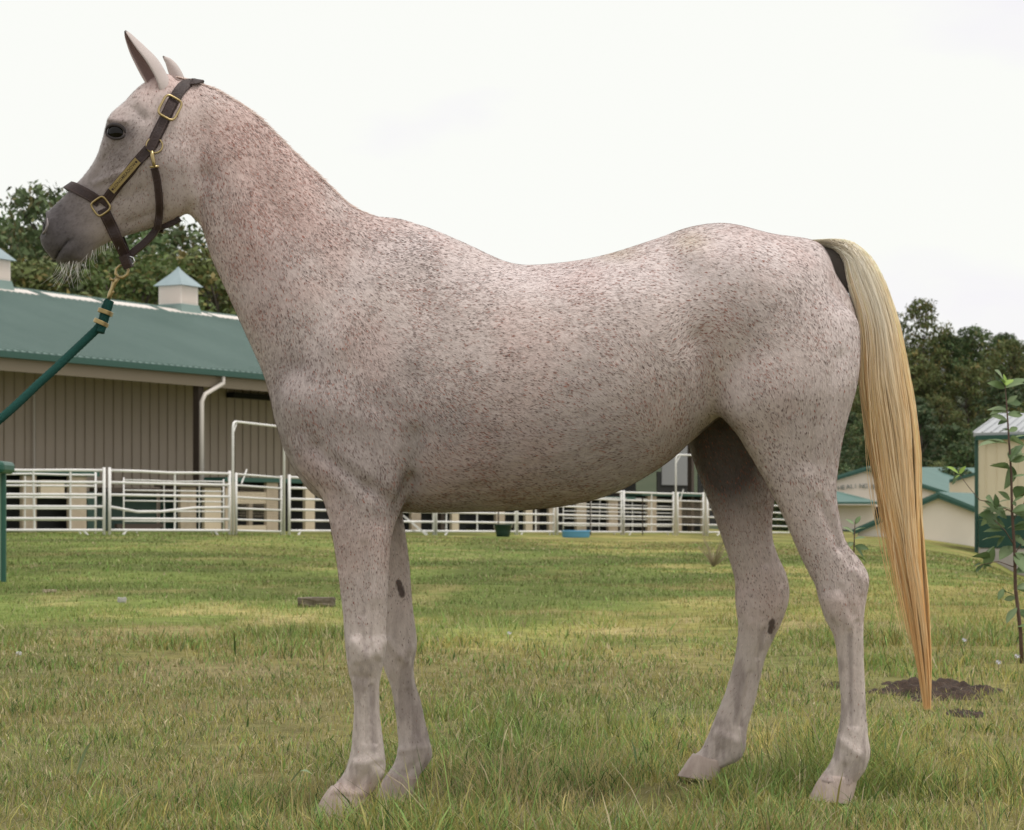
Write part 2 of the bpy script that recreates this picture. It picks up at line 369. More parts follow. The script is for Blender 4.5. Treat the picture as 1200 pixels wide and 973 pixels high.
# outline pixel coordinates as seen flat on from the side, so both flanks get the same relief
mir = co.copy(); mir[:, 1] = -np.abs(mir[:, 1]); U, V = to_uv(mir)
Un, Vn = to_uv(co)
far = co[:, 1] > 0.03
legf = far & (((Un > 400) & (Un < 520) & (Vn > 610)) | ((Un > 790) & (Un < 940) & (Vn > 520)))
Uq = np.where(legf, Un, U); Vq = np.where(legf, Vn, V)
disp = np.zeros(nv)
face = np.clip(np.abs(nm[:, 1]) * 1.6 - 0.15, 0, 1)
for s in STROKES:
    d = seg_dist(Uq, Vq, s); w = np.exp(-(d / s[4]) ** 2)
    tight = s[4] < 4
    # strokes of one pair of legs do not print on the other pair behind it
    w = np.where((far & ~legf) & (s[1] > 610) , 0, w)
    disp += w * s[5] * (0.0024 if s[1] > 735 else 0.00165) * (np.maximum(face, 0.6) if tight else face)
n2 = fbm(co * 9.0, 3) - 0.5
disp += n2 * 0.004 * face + (fbm(co * np.array((45, 45, 18.)), 3) - .5) * .0028 * sstep(640, 700, Vn)
co2 = co + nm * disp[:, None]
bme.vertices.foreach_set('co', co2.astype(np.float32).ravel()); bme.update()
bme.polygons.foreach_set('use_smooth', np.ones(len(bme.polygons), dtype=bool))
# ---- coat colour, with some body and groin shade painted in
def gb(u, v, su, sv): return np.exp(-((Uq - u) / su) ** 2 - ((Vq - v) / sv) ** 2)
base = np.array((0.60, 0.505, 0.475)); grey = np.array((0.30, 0.25, 0.24)); dark = np.array((0.075, 0.065, 0.065)); pink = np.array((0.56, 0.36, 0.32)); yel = np.array((0.46, 0.37, 0.25))
def mixc(c, k, t): return c * (1 - t[:, None]) + np.array(k)[None] * t[:, None]
col = np.repeat(base[None], nv, 0)
nz = fbm(co * 7.0 + 3.1, 4); nz2 = fbm(co * 16.0 + 11.0, 3)
g = np.clip((nz - 0.42) * 2.6, 0, 1) * 0.28 + np.clip((nz2 - 0.5) * 3, 0, 1) * 0.15
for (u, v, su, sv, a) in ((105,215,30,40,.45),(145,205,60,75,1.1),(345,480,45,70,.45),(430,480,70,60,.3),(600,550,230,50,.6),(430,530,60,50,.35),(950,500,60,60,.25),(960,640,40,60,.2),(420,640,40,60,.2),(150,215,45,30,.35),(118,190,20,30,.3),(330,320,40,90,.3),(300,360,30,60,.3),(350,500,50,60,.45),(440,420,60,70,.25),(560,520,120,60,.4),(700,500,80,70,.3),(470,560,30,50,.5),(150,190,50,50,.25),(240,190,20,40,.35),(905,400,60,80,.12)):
    g += gb(u, v, su, sv) * a  # grey dapples; shoulder and lower barrel patches also put shading into the coat
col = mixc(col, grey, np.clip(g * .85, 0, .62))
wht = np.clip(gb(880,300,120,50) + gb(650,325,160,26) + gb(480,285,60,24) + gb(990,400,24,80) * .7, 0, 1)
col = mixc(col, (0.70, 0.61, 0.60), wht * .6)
p = gb(320,230,60,70) * .5 + gb(270,150,60,50) * .3 + gb(300,160,60,40) * .25 + gb(420,280,60,30) * .15 + gb(170,105,15,25) * .2 + gb(195,95,25,14) * .35
p += np.clip((fbm(co * 6.0 + 31, 3) - 0.50) * 1.2, 0, .2)
col = mixc(col, pink, np.clip(p, 0, .5))
col = mixc(col, yel, np.clip(gb(720,295,25,10) * .5 + gb(810,285,20,14) * .5 + gb(640,585,140,16) * .35, 0, .6))
# muzzle, eye rim, mouth, nostril
mz = sstep(140, 68, Uq + (Vq - 270) * -0.15) * sstep(150, 130, Uq) * (Vq < 330)
col = mixc(col, (0.062, 0.053, 0.056), mz * .97)
col = mixc(col, dark, np.clip(gb(84,290,26,16) * .7 * (Uq < 130), 0, .8))
col = mixc(col, (0.12,0.10,0.10), np.clip(np.exp(-(seg_dist(Uq, Vq, (126,152,148,156)) / 10) ** 2) * .95, 0, .95))
col = mixc(col, (0.22,0.185,0.18), np.clip(gb(138,178,24,26) * .75 + gb(165,132,11,9) * .35 + gb(110,215,30,30) * .5, 0, .8))
for s, sg, am in (((50.5,253,48.5,272),3.6,1), ((63,306,69,295),1.3,.8), ((69,295,78,284),1.2,.7), ((78,284,86,279),1.4,.45)):
    col = mixc(col, (0.014,0.012,0.012), am * np.exp(-(seg_dist(Uq, Vq, s) / sg) ** 2))
# lower legs are a warm white; pale pink at the coronet
lowleg = sstep(690, 760, Vq)
col = mixc(col, (0.55, 0.475, 0.435), lowleg * .7)
col = mixc(col, (0.30, 0.24, 0.225), np.clip(lowleg * np.clip((fbm(co * np.array((60, 60, 12.)), 3) - .50) * 3.5, 0, .55), 0, .6))
col = mixc(col, (0.56, 0.40, 0.36), sstep(900, 935, Vq) * .55)
inner = np.exp(-((Un - 852) / 46) ** 2 - ((Vn - 520) / 72) ** 2) * (co[:, 1] > 0.0) * ((co[:, 1] > .03) | (Vn > 470)) * (Vn > 440) * (Un > 795) * 1.3  # shade of the far inner thigh, put into the coat colour
inner = np.maximum(inner, sstep(468, 482, Vn) * (1 - sstep(500, 515, Vn)) * (Un > 812) * (Un < 900) * sstep(-.25, -.6, nm[:, 2]) * (co[:, 1] > -.07))  # groin shade painted on the downward-facing surface
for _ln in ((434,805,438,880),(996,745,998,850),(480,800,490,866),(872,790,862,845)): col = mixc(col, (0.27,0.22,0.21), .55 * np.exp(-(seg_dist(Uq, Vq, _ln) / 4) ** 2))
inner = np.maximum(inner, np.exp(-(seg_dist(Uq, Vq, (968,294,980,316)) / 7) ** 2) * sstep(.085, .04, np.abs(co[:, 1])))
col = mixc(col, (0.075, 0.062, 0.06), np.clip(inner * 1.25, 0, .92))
col = mixc(col, (0.30, 0.26, 0.235), np.clip(np.exp(-(seg_dist(Uq, Vq, (470,600,486,520)) / 12) ** 2) * .5 + np.exp(-(seg_dist(Uq, Vq, (500,598,640,594)) / 14) ** 2) * .35, 0, .6))  # crease shade behind the elbow painted in; belly line darker too
# chestnuts on the inner sides of the far legs
if True:
    ch = np.exp(-(seg_dist(Un, Vn, (467,683,471,697)) / 3.4) ** 2) * far + np.exp(-(seg_dist(Un, Vn, (905,729,903,741)) / 3.2) ** 2) * far
    col = mixc(col, (0.07, 0.045, 0.04), np.clip(ch * 3.2 - .7 + (fbm(co * 130, 2) - .5) * 2.2 * (ch > .12), 0, 1) * .9)
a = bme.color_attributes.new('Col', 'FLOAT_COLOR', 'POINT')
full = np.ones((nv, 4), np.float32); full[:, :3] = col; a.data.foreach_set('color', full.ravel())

mcoat = mat_attr('horse_coat', 0.62, 0.22)
t = mcoat.node_tree; b = t.nodes['Principled BSDF']
b.inputs['Sheen Weight'].default_value = 0.25; b.inputs['Sheen Roughness'].default_value = 0.5
g_ = N(t, 'ShaderNodeTexCoord'); n2_ = N(t, 'ShaderNodeTexNoise'); n2_.inputs['Scale'].default_value = 260; n2_.inputs['Detail'].default_value = 3
bp_ = N(t, 'ShaderNodeBump'); bp_.inputs['Strength'].default_value = 0.35; bp_.inputs['Distance'].default_value = 0.003
t.links.new(g_.outputs['Object'], n2_.inputs['Vector']); t.links.new(n2_.outputs['Fac'], bp_.inputs['Height']); t.links.new(bp_.outputs[0], b.inputs['Normal'])
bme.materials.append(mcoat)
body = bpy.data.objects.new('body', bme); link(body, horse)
bvh = BVHTree.FromPolygons([tuple(v) for v in co2], [tuple(p.vertices) for p in bme.polygons])
camL = Vector(((0 - 0) * _c + (0 - HD) * _s, -(0 - 0) * _s + (0 - HD) * _c, CAM_Z))   # camera in horse space
def hit(u, v):
    """surface point and normal of the body at a pixel (horse space)"""
    q = Vector(HL(u, v, 0.0)); d = (q - camL).normalized()
    h = bvh.ray_cast(camL, d)
    if h[0] is None: return None
    n = h[1]
    if n.dot(d) > 0: n = -n
    return h[0], n
# ================================================================== GROUND
FENCE_U = np.array((-400, 8, 125, 272, 335, 510, 650, 730, 828, 925, 1050, 1500))
FENCE_Y = np.array((50, 54.6, 54.5, 57.5, 60.7, 67, 75, 82, 87, 90, 84, 80.0))
EDGE_U = np.array((-400, 900, 985, 1080, 1145, 1170, 1200, 1500)); EDGE_V = np.array((627, 627, 629, 635, 646, 658, 674, 730.0))
HOOF = []  # (x, y, z) world soles, so that the turf meets every hoof
for (u, v, yl) in ((398, 955.5, -.13), (462, 938, .12), (975, 941, -.14), (818, 914, .135)):
    p = HL(u, v, yl); HOOF.append((p[0] * _c - p[1] * _s, HD + p[0] * _s + p[1] * _c, p[2]))
def ground_z(x, y):
    x = np.asarray(x, float); y = np.asarray(y, float)
    uu = 600 + F_PX * x / np.maximum(y, 10)
    yf = np.interp(uu, FENCE_U, FENCE_Y); ve = np.interp(uu, EDGE_U, EDGE_V)
    zf = CAM_Z - (ve - HZ) / F_PX * yf
    z = zf * sstep(0.12, 1.0, (y - 8) / (yf - 8))
    P = np.stack([x * .35, y * .35, 0 * x], -1).reshape(-1, 3)
    n = (fbm(P, 3).reshape(x.shape) - .5)
    z = z + n * 0.10 * sstep(9, 16, y) * (1 - .6 * sstep(35, 50, y))
    P = np.stack([x * 2.3, y * 2.3, 0 * x + 5], -1).reshape(-1, 3)
    z = z + (fbm(P, 2).reshape(x.shape) - .5) * 0.03 * (1 - sstep(20, 40, y))
    for hx, hy, hz in HOOF:
        w = np.exp(-((x - hx) ** 2 + (y - hy) ** 2) / (2 * .16 ** 2)); z = z * (1 - w) + (hz - .004) * w
    z = z - sstep(110, 150, y) * 1.0 * sstep(0, 30, x)
    return z
ys = np.concatenate([np.linspace(-8, 4, 12)[:-1], np.linspace(4, 9, 70)[:-1], np.geomspace(9, 110, 190), np.geomspace(120, 1400, 24)])
ts = np.sign(np.linspace(-1, 1, 221)) * np.abs(np.linspace(-1, 1, 221)) ** 1.7
GX = ts[None] * (6 + np.maximum(ys, 0)[:, None] * 0.95); GY = np.repeat(ys[:, None], len(ts), 1)
GZ = ground_z(GX, GY)
a_ = np.arange(GX.size).reshape(GX.shape)
F_ = np.stack([a_[:-1, :-1], a_[:-1, 1:], a_[1:, 1:], a_[1:, :-1]], -1).reshape(-1, 4)
def turf_col(x, y):
    """living colour of the sward: green, yellowed and straw patches"""
    x = np.asarray(x, float).ravel(); y = np.asarray(y, float).ravel()
    P = np.stack([x * .22, y * .10, 0 * x + 2], -1); P2 = np.stack([x * 1.3, y * .8, 0 * x + 9], -1)
    n1 = fbm(P, 3); n2 = fbm(P2, 3)
    green = np.array((.165, .200, .058)); yel = np.array((.30, .265, .095)); straw = np.array((.42, .34, .19))
    t = np.clip((n1 - .42) * 2.6 + (n2 - .5) * 3.2 + .34, 0, 1)
    # lusher towards the far left, dry band in the middle distance
    lush = sstep(13, 24, y) * sstep(4.0, -3.0, x) * .55
    t = np.clip(t - lush + .35 * np.exp(-((y - 13) / 4.0) ** 2) + .15 * sstep(50, 62, y + x), 0, 1)
    c = green[None] * (1 - t[:, None]) + yel[None] * t[:, None]
    s = np.clip((n2 - .56) * 5, 0, .6) * (1 - sstep(12, 22, y) * .7)
    c = c * (1 - s[:, None]) + straw[None] * s[:, None]
    P3 = np.stack([x * .55, y * .28, 0 * x + 22], -1); n3 = fbm(P3, 3)
    return c * (1.0 + np.clip((n3 - .5) * 1.5, -.2, .2) - .16 * sstep(15, 28, y))[:, None] * np.array((1.0, 1.0, .92))[None]
gc = turf_col(GX, GY)
near = (1 - sstep(9, 16, GY.ravel()))[:, None]
gc = gc * (1 - near * .6) + np.array((.12, .11, .055))[None] * near * .6
mground = mat_attr('turf_ground', 0.95, 0.1, 0, 0.30, 7.0)
t = mground.node_tree; b = t.nodes['Principled BSDF']
n1 = N(t, 'ShaderNodeTexNoise'); n1.inputs['Scale'].default_value = 30; n1.inputs['Detail'].default_value = 6
bp = N(t, 'ShaderNodeBump'); bp.inputs['Strength'].default_value = .9; bp.inputs['Distance'].default_value = .04
g = N(t, 'ShaderNodeNewGeometry'); t.links.new(g.outputs['Position'], n1.inputs['Vector']); t.links.new(n1.outputs['Fac'], bp.inputs['Height']); t.links.new(bp.outputs[0], b.inputs['Normal'])
go = mesh_np('ground', np.stack([GX, GY, GZ], -1).reshape(-1, 3), F_, mground, smooth=True, cols=gc); tag(go, kind='structure')

# ---- grass blades, all real
def grass():
    V = []; Fc = []; Cc = []; base = 0
    bands = [  # y0 y1 per-m2 height width segs
        (4.35, 7.2, 13000, .056, .0022, 3), (7.2, 10.5, 5600, .056, .0030, 2), (10.5, 14.5, 2300, .050, .0042, 2), (14.5, 18.5, 1300, .052, .0055, 1),
        (18.5, 26, 620, .048, .008, 1), (26, 42, 190, .048, .015, 1), (42, 62, 60, .05, .028, 1)]
    for y0, y1, dens, h, wd, seg in bands:
        hw0 = y0 * .235 + .35; hw1 = y1 * .235 + .35; area = (y1 - y0) * (hw0 + hw1); n = int(area * dens)
        n = int(n * 1.18); y = np.sqrt(rng.random(n) * (y1 ** 2 - y0 ** 2) + y0 ** 2); t_ = rng.random(n) * 2 - 1; x = np.where(np.abs(t_) < .85, t_ / .85, np.sign(t_) * (1 + (np.abs(t_) - .85) / .15 * .75)) * (y * .235 + .35)
        P2 = np.stack([x * 3.2, y * 3.2, 0 * x + 1], -1); P3 = np.stack([x * .9, y * .9, 0 * x + 4], -1)
        c1 = fbm(P2, 3); c3 = fbm(P3, 2)
        # clumps: thin out between tussocks
        keep = rng.random(n) < np.clip((c1 - .28) * 3.2, .22, 1)
        # bare soil patch
        keep &= ~((((x - 1.92) / .34) ** 2 + ((y - 10.15) / .55) ** 2 < 1) & (rng.random(n) < .93))
        x = x[keep]; y = y[keep]; c1 = c1[keep]; c3 = c3[keep]; n = len(x)
        z = ground_z(x, y)
        tuft = np.clip((c1 - .47) * 6, 0, 1) * np.clip((c3 - .40) * 4, 0, 1)
        hh = h * (.45 + .75 * rng.random(n)) * (1 + 1.3 * tuft * (y < 16)) * np.clip(.55 + c3 * .9, .5, 1.4)
        hh *= np.where(rng.random(n) < .02, 1.9, 1)
        for hx, hy, hz in HOOF: hh *= 1 - .52 * np.exp(-((x - hx + .03) ** 2 / (2 * .13 ** 2) + (y - hy + .10) ** 2 / (2 * .17 ** 2)))
        az = rng.random(n) * 2 * np.pi; bend = (.3 + 1.35 * rng.random(n) ** 1.2); fa = rng.random(n) * 2 * np.pi
        dry = rng.random(n)
        vr = 1.0 if y0 < 12 else (.7 if y0 < 20 else .35)
        c = turf_col(x, y) * (1.0 + vr * (.75 * rng.random(n) - .38))[:, None] * (1.38 if y0 < 10 else (1.25 if y0 < 15 else 1.0))  # nearer blades lightened in colour to offset their self-shadowing
        straw = np.array((.55, .46, .28)); lite = np.array((.24, .36, .10)); deep = np.array((.075, .13, .035)) if y0 < 12 else np.array((.13, .18, .045))
        pdry = np.clip(.20 + (1 - tuft) * .14 + (c3 < .45) * .12, 0, .55) * np.where(y > 16, .5, 1)
        c = np.where((dry < pdry)[:, None], straw[None] * (.55 + .6 * rng.random(n))[:, None], c)
        c = np.where(((dry > .72) & ((tuft > .15) | (dry > .86)))[:, None], lite[None] * (.7 + .6 * rng.random(n))[:, None], c)
        c = np.where(((dry > .62) & (dry < .72))[:, None], deep[None] * (.7 + .6 * rng.random(n))[:, None], c)
        lay = (dry < pdry * .55)      # flattened dead stems
        bend = np.where(lay, 1.9, bend); hh = np.where(lay, hh * .85, hh)
        w = wd * (.6 + .8 * rng.random(n)) * np.where(rng.random(n) < .05, 2.2, 1)
        dx = np.cos(az); dy = np.sin(az); wx = np.cos(fa) * w / 2; wy = np.sin(fa) * w / 2
        k = seg * 2 + 1; vs = np.zeros((n, k, 3)); 
        for s in range(seg + 1):
            q = s / seg if seg else 1
            ang = bend * q * .8
            up = hh * np.sin(np.minimum(1.5, q * 1.0)) * (1 - .35 * bend / 1.9 * q); up = np.where(lay, hh * .25 * q ** .5, hh * q * (1 - .22 * bend * q))
            ou = hh * bend * .55 * q ** 1.6
            cx = x + dx * ou; cy = y + dy * ou; cz = z - .006 + up
            if s < seg:
                tw = 1 - .25 * q
                vs[:, 2*s] = np.stack([cx - wx * tw, cy - wy * tw, cz], -1); vs[:, 2*s + 1] = np.stack([cx + wx * tw, cy + wy * tw, cz], -1)
            else: vs[:, 2*s] = np.stack([cx, cy, cz], -1)
        idx = base + np.arange(n)[:, None] * k
        for s in range(seg - 1):
            Fc.append(np.concatenate([idx + 2*s, idx + 2*s + 1, idx + 2*s + 3], 1)); Fc.append(np.concatenate([idx + 2*s, idx + 2*s + 3, idx + 2*s + 2], 1))
        s = seg - 1; Fc.append(np.concatenate([idx + 2*s, idx + 2*s + 1, idx + 2*s + 2], 1))
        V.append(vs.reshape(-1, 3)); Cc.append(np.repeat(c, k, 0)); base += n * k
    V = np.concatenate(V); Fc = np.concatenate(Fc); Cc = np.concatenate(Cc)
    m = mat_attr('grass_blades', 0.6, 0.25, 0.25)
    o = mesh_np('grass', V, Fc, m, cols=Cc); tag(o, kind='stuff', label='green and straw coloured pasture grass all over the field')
    print('grass tris', len(Fc))
grass()

# ================================================================== BARN
DIR = Vector((.546, 1, 0)).normalized(); BACK = Vector((-DIR.y, DIR.x, 0)); BROT = math.atan2(DIR.y, DIR.x)
E0 = Vector((-13.62, 62, 0))
def bx(u, yl=0.0):
    """barn-local x where pixel column u meets the line yl behind the eave"""
    k = (u - 600) / F_PX; o = E0 + BACK * yl
    return (k * o.y - o.x) / (DIR.x - k * DIR.y)
def bY(u, yl=0.0): return (E0 + BACK * yl + DIR * bx(u, yl)).y
def bz(u, v, yl=0.0): return CAM_Z - (v - HZ) / F_PX * bY(u, yl)
m_wall = mat_noise('barn_siding', (.42,.35,.29), (.49,.41,.34), 1.2, .7, stretch=(1,1,.2))
m_roof = mat_noise('green_metal_roof', (.155,.225,.20), (.19,.265,.24), .35, .42, 0, .5, stretch=(1, .3, 1))
m_dgreen = mat_new('dark_green_trim', (.018,.075,.055), .5); m_dgreen2 = mat_noise('weathered_green', (.02,.05,.04), (.035,.07,.055), 2, .6)
m_tan = mat_new('tan_trim', (.25,.20,.145), .7); m_white = mat_noise('white_paint', (.72,.70,.68), (.80,.78,.76), 3, .45)
m_offw = mat_new('downspout_white', (.66,.60,.55), .5); m_brown = mat_new('dark_brown_post', (.06,.042,.032), .8)
m_black = mat_new('dark_interior', (.012,.012,.012), .9); m_cream = mat_noise('cream_paint', (.52,.43,.32), (.60,.50,.37), 2.5, .7)  # m_black: flat black in place of shade inside doorways and shelters
m_grey = mat_new('grey_sheet', (.22,.22,.23), .5); m_pinkw = mat_noise('pale_siding', (.77,.67,.61), (.80,.71,.65), 1.5, .6)
ZE = bz(0, 412); ZR = bz(0, 338, 9.0); GZB = 0.05
L0, L1 = -16.0, 47.0
barn = thing('barn', tuple(E0), 'long tan barn with a green metal roof and two cupolas behind the white corral', 'barn', rot=(0, 0, BROT))
def bl(mb, name, mat, parent=barn, **k):    # mesh given in barn-local coordinates
    me = bpy.data.meshes.new(name); me.from_pydata([tuple(v) for v in mb.v], [], mb.f); me.update(); me.materials.append(mat)
    if k.get('smooth'): me.polygons.foreach_set('use_smooth', np.ones(len(me.polygons), dtype=bool))
    o = bpy.data.objects.new(name, me); return link(o, parent)
WY = 3.8; slope = (ZR - ZE) / 9.0
wallback = MB().box((L0, WY + .06, -.5), (L1, 16, ZE - .15)); bl(wallback, 'wall', m_wall)
# siding: one sheet per panel with its raised edge
pm = MB(); pw = .46
pm.box((0.004, 0, .0), (pw - .004, .05, ZE - .25)); pm.box((0, -.045, 0), (.045, 0.002, ZE - .25))
me = bpy.data.meshes.new('wall_panel'); me.from_pydata(pm.v, [], pm.f); me.update(); me.materials.append(m_wall)
x = bx(-60, WY); xe = bx(330, WY); k = 0
while x < xe:
    o = bpy.data.objects.new('wall_panel', me); o.location = (x, WY, .1 + .0007 * (k % 3)); link(o, barn); x += pw; k += 1
rest = MB()
while x < L1 - pw:
    rest.box((x + .004, WY, .1), (x + pw - .004, WY + .05, ZE - .15)); rest.box((x, WY - .045, .1), (x + .045, WY + .002, ZE - .15)); x += pw
o = bl(rest, 'siding', m_wall); tag(o, kind='stuff')
# roof sheets
rf = MB(); th = .05
def roofpt(x, y, dz=0): return (x, y, (ZE + slope * y if y <= 9 else ZR - slope * (y - 9)) + dz)
rf.add([roofpt(L0-.4, 0), roofpt(L1+.4, 0), roofpt(L1+.4, 9), roofpt(L0-.4, 9), roofpt(L0-.4, 0, th), roofpt(L1+.4, 0, th), roofpt(L1+.4, 9, th), roofpt(L0-.4, 9, th)],
       [(3,2,1,0),(4,5,6,7),(0,1,5,4),(3,0,4,7),(1,2,6,5)])
rf.add([roofpt(L0-.4, 9.001), roofpt(L1+.4, 9.001), roofpt(L1+.4, 18), roofpt(L0-.4, 18), roofpt(L0-.4, 9.001, th), roofpt(L1+.4, 9.001, th), roofpt(L1+.4, 18, th), roofpt(L0-.4, 18, th)],
       [(3,2,1,0),(4,5,6,7),(2,3,7,6),(3,0,4,7),(1,2,6,5)])
roof = bl(rf, 'roof', m_roof)
rb = MB(); x = L0
while x < L1:
    for (a, b2) in (((x, -.02), (x, 8.9)),):
        p = Vector(roofpt(x, -.03, th)); q = Vector(roofpt(x, 8.92, th)); rb.beam(p + Vector((0,0,.02)), q + Vector((0,0,.02)), .05, .05)
    x += .3
o = bl(rb, 'roof_rib', m_roof, roof); tag(o, kind='stuff')
ev = MB(); ev.box((L0-.4, -.20, ZE - .16), (L1+.4, -.02, ZE + .012)); bl(ev, 'gutter', m_dgreen)
fa_ = MB(); fa_.box((L0-.3, .02, ZE - .50), (L1+.3, .10, ZE - .012)); bl(fa_, 'fascia', m_tan)
so = MB(); so.box((L0-.3, .102, ZE - .12), (L1+.3, WY + .05, ZE - .08)); bl(so, 'soffit', m_tan)
for u0, u1 in ((-20, 42), (56, 116), (128, 182), (193, 246), (251, 300)):
    a0 = bx(u0, 8.4); a1 = bx(u1, 8.4); s_ = MB()
    vs = [roofpt(a0, 8.25, .052), roofpt(a1, 8.25, .052), roofpt(a1, 8.75, .052), roofpt(a0, 8.75, .052), roofpt(a0, 8.25, .10), roofpt(a1, 8.25, .10), roofpt(a1, 8.75, .10), roofpt(a0, 8.75, .10)]
    s_.add(vs, [(3,2,1,0),(4,5,6,7),(0,1,5,4),(1,2,6,5),(2,3,7,6),(3,0,4,7)]); bl(s_, 'ridge_strip', m_offw)
rc = MB(); rc.box((L0-.4, 8.9, ZR + .03), (L1+.4, 9.1, ZR + .09)); bl(rc, 'ridge_cap', m_roof)
for x in list(np.arange(bx(231, .3), L1, 7.2)):
    p = MB().box((x - .13, .15, -.4), (x + .13, .35, ZE - .15)); bl(p, 'post', m_brown)
xd = bx(238, -.1); d = MB(); zt = ZE - .12
d.tube([(bx(262, -.15), -.12, zt), (bx(261, -.1), -.12, zt - .25), (xd + .15, -.06, zt - .62), (xd, -.05, zt - .85), (xd, -.05, .1)], .07, 8); bl(d, 'downspout', m_offw, smooth=True)
d = MB().tube([(bx(40, WY - .1), WY - .1, .1), (bx(40, WY - .1), WY - .1, bz(40, 462, WY))], .035, 6); bl(d, 'conduit', m_offw)
d = MB().box((bx(264, WY), WY - .35, bz(264, 466, WY)), (bx(345, WY), WY - .05, bz(264, 460, WY))); bl(d, 'door_track', m_black)
# black slabs standing for the shade of open bays, and grey doors, towards the far end
for u0, u1 in ((480, 560), (585, 650), (672, 745), (770, 812), (818, 850)):
    a0, a1 = bx(u0, WY - .08), bx(u1, WY - .08)
    bl(MB().box((a0, WY - .09, .1), (a1, WY - .05, 2.6)), 'doorway', m_black)
    bl(MB().box((a0 + .4, WY - .14, 2.0), (a1 - .4, WY - .095, 3.9)), 'sliding_door', m_grey)
# cupolas
for uc in (209, -14):
    xc = bx(uc, 9.0); hs = .53
    cu = MB().add([(xc - hs*1.25, 9 - hs*1.25, ZR - .38), (xc + hs*1.25, 9 - hs*1.25, ZR - .38), (xc + hs*1.25, 9 + hs*1.25, ZR - .38), (xc - hs*1.25, 9 + hs*1.25, ZR - .38),
                   (xc - hs, 9 - hs, ZR + .20), (xc + hs, 9 - hs, ZR + .20), (xc + hs, 9 + hs, ZR + .20), (xc - hs, 9 + hs, ZR + .20)], [(0,1,5,4),(1,2,6,5),(2,3,7,6),(3,0,4,7),(4,5,6,7)])
    root = bl(cu, 'cupola', m_roof)
    bl(MB().box((xc - hs + .03, 9 - hs + .03, ZR + .202), (xc + hs - .03, 9 + hs - .03, ZR + .88)), 'cupola_wall', m_pinkw, root)
    sl = MB()
    for kk in range(9):
        z0 = ZR + .27 + kk * .062
        sl.box((xc - hs + .09, 9 - hs + .012, z0), (xc + hs - .09, 9 - hs + .03, z0 + .03)); sl.box((xc - hs + .012, 9 - hs + .09, z0), (xc - hs + .03, 9 + hs - .09, z0 + .03))
    tag(bl(sl, 'louver', m_pinkw, root), kind='stuff')
    cr_ = MB(); n = 7; rr = []
    for i in range(n):
        q = i / (n - 1); r = (hs + .10) * (1 - q) ** 1.25 + .01; z = ZR + .86 + .72 * q ** .92 * 1.0
        rr.append([(xc - r, 9 - r, z), (xc + r, 9 - r, z), (xc + r, 9 + r, z), (xc - r, 9 + r, z)])
    for i in range(n - 1):
        cr_.add(rr[i] + rr[i+1], [(0,1,5,4),(1,2,6,5),(2,3,7,6),(3,0,4,7)] + ([(3,2,1,0)] if i == 0 else []))
    bl(cr_, 'cupola_roof', mat_noise('cupola_roof_metal', (.24,.31,.33), (.30,.37,.39), 1, .4), root)

# low shelters and stall fronts between corral and barn
m_crm = [mat_noise('faded_cream', (.40,.32,.24), (.50,.41,.31), 2.2, .8), mat_noise('stained_cream', (.30,.24,.18), (.44,.36,.27), 3, .8), m_cream]
def shelter(u0, u1, vt, label, posts, top=m_dgreen, back=m_black, infill=None, yl=-1.2):
    x0, x1 = bx(u0, yl), bx(u1, yl); zt = bz((u0+u1)/2, vt, yl)
    loc = E0 + DIR * x0 + BACK * yl
    t_ = thing('low_shelter', tuple(loc), label, 'shelter', 'low shelters in a row before the barn', rot=(0, 0, BROT)); w = x1 - x0
    bl(MB().box((0, .5, -.1), (w, .56, zt - .12)), 'back_wall', back, t_)
    bl(MB().box((-.1, -.06, zt - .13), (w + .1, .7, zt)), 'top_board', top, t_)
    for (a, b2) in posts: bl(MB().box((a * w, 0, -.1), (b2 * w, .10, zt - .132)), 'panel', m_crm[random.randrange(3)], t_)
    if infill:
        for (a, b2, z0, z1, mm) in infill: bl(MB().box((a * w, .02, z0), (b2 * w, .12, z1)), 'infill', mm, t_)
shelter(20, 112, 552, 'low green-topped shelter with two cream panels behind the leftmost corral panel', [(.07, .24), (.66, .88)], infill=[(.30, .6, 1.15, 1.6, m_cream), (.9, 1.0, .1, 1.3, m_dgreen2)])
shelter(131, 200, 572, 'dark low shelter with no cream panels behind the bent rail', [], top=m_brown, back=m_dgreen2, infill=[(.1, .9, .3, .42, m_brown), (.2, .75, .0, .3, mat_new('stacked_timber', (.12,.07,.05), .8))])
shelter(206, 262, 566, 'cream panelled low shelter beside the white downspout', [(.1, .42), (.6, .95)], top=m_brown, back=m_dgreen2)
shelter(264, 326, 560, 'cream shelter with a dark window behind the arched corral gate', [(.0, .2), (.78, 1.)], infill=[(.2, .78, 1.0, 1.35, m_cream), (.2, .78, .0, .35, m_cream), (.45, .52, .35, 1.0, m_tan)])
shelter(330, 420, 562, 'dark low shelter with a green top just right of the arched gate', [(.30, .42), (.85, .95)], back=m_black)
shelter(478, 560, 590, 'low shelter behind the panels just right of the front legs', [(.05, .18), (.62, .72)], yl=0)
shelter(575, 655, 588, 'low shelter behind the dark green bucket', [(.08, .2), (.5, .6), (.85, .97)], yl=0)
shelter(668, 742, 582, 'low shelter behind the blue wading pool', [(.1, .25), (.6, .75)], yl=0)
shelter(752, 835, 578, 'low shelter nearest the far hind leg', [(.08, .2), (.45, .55), (.85, .95)], yl=0)

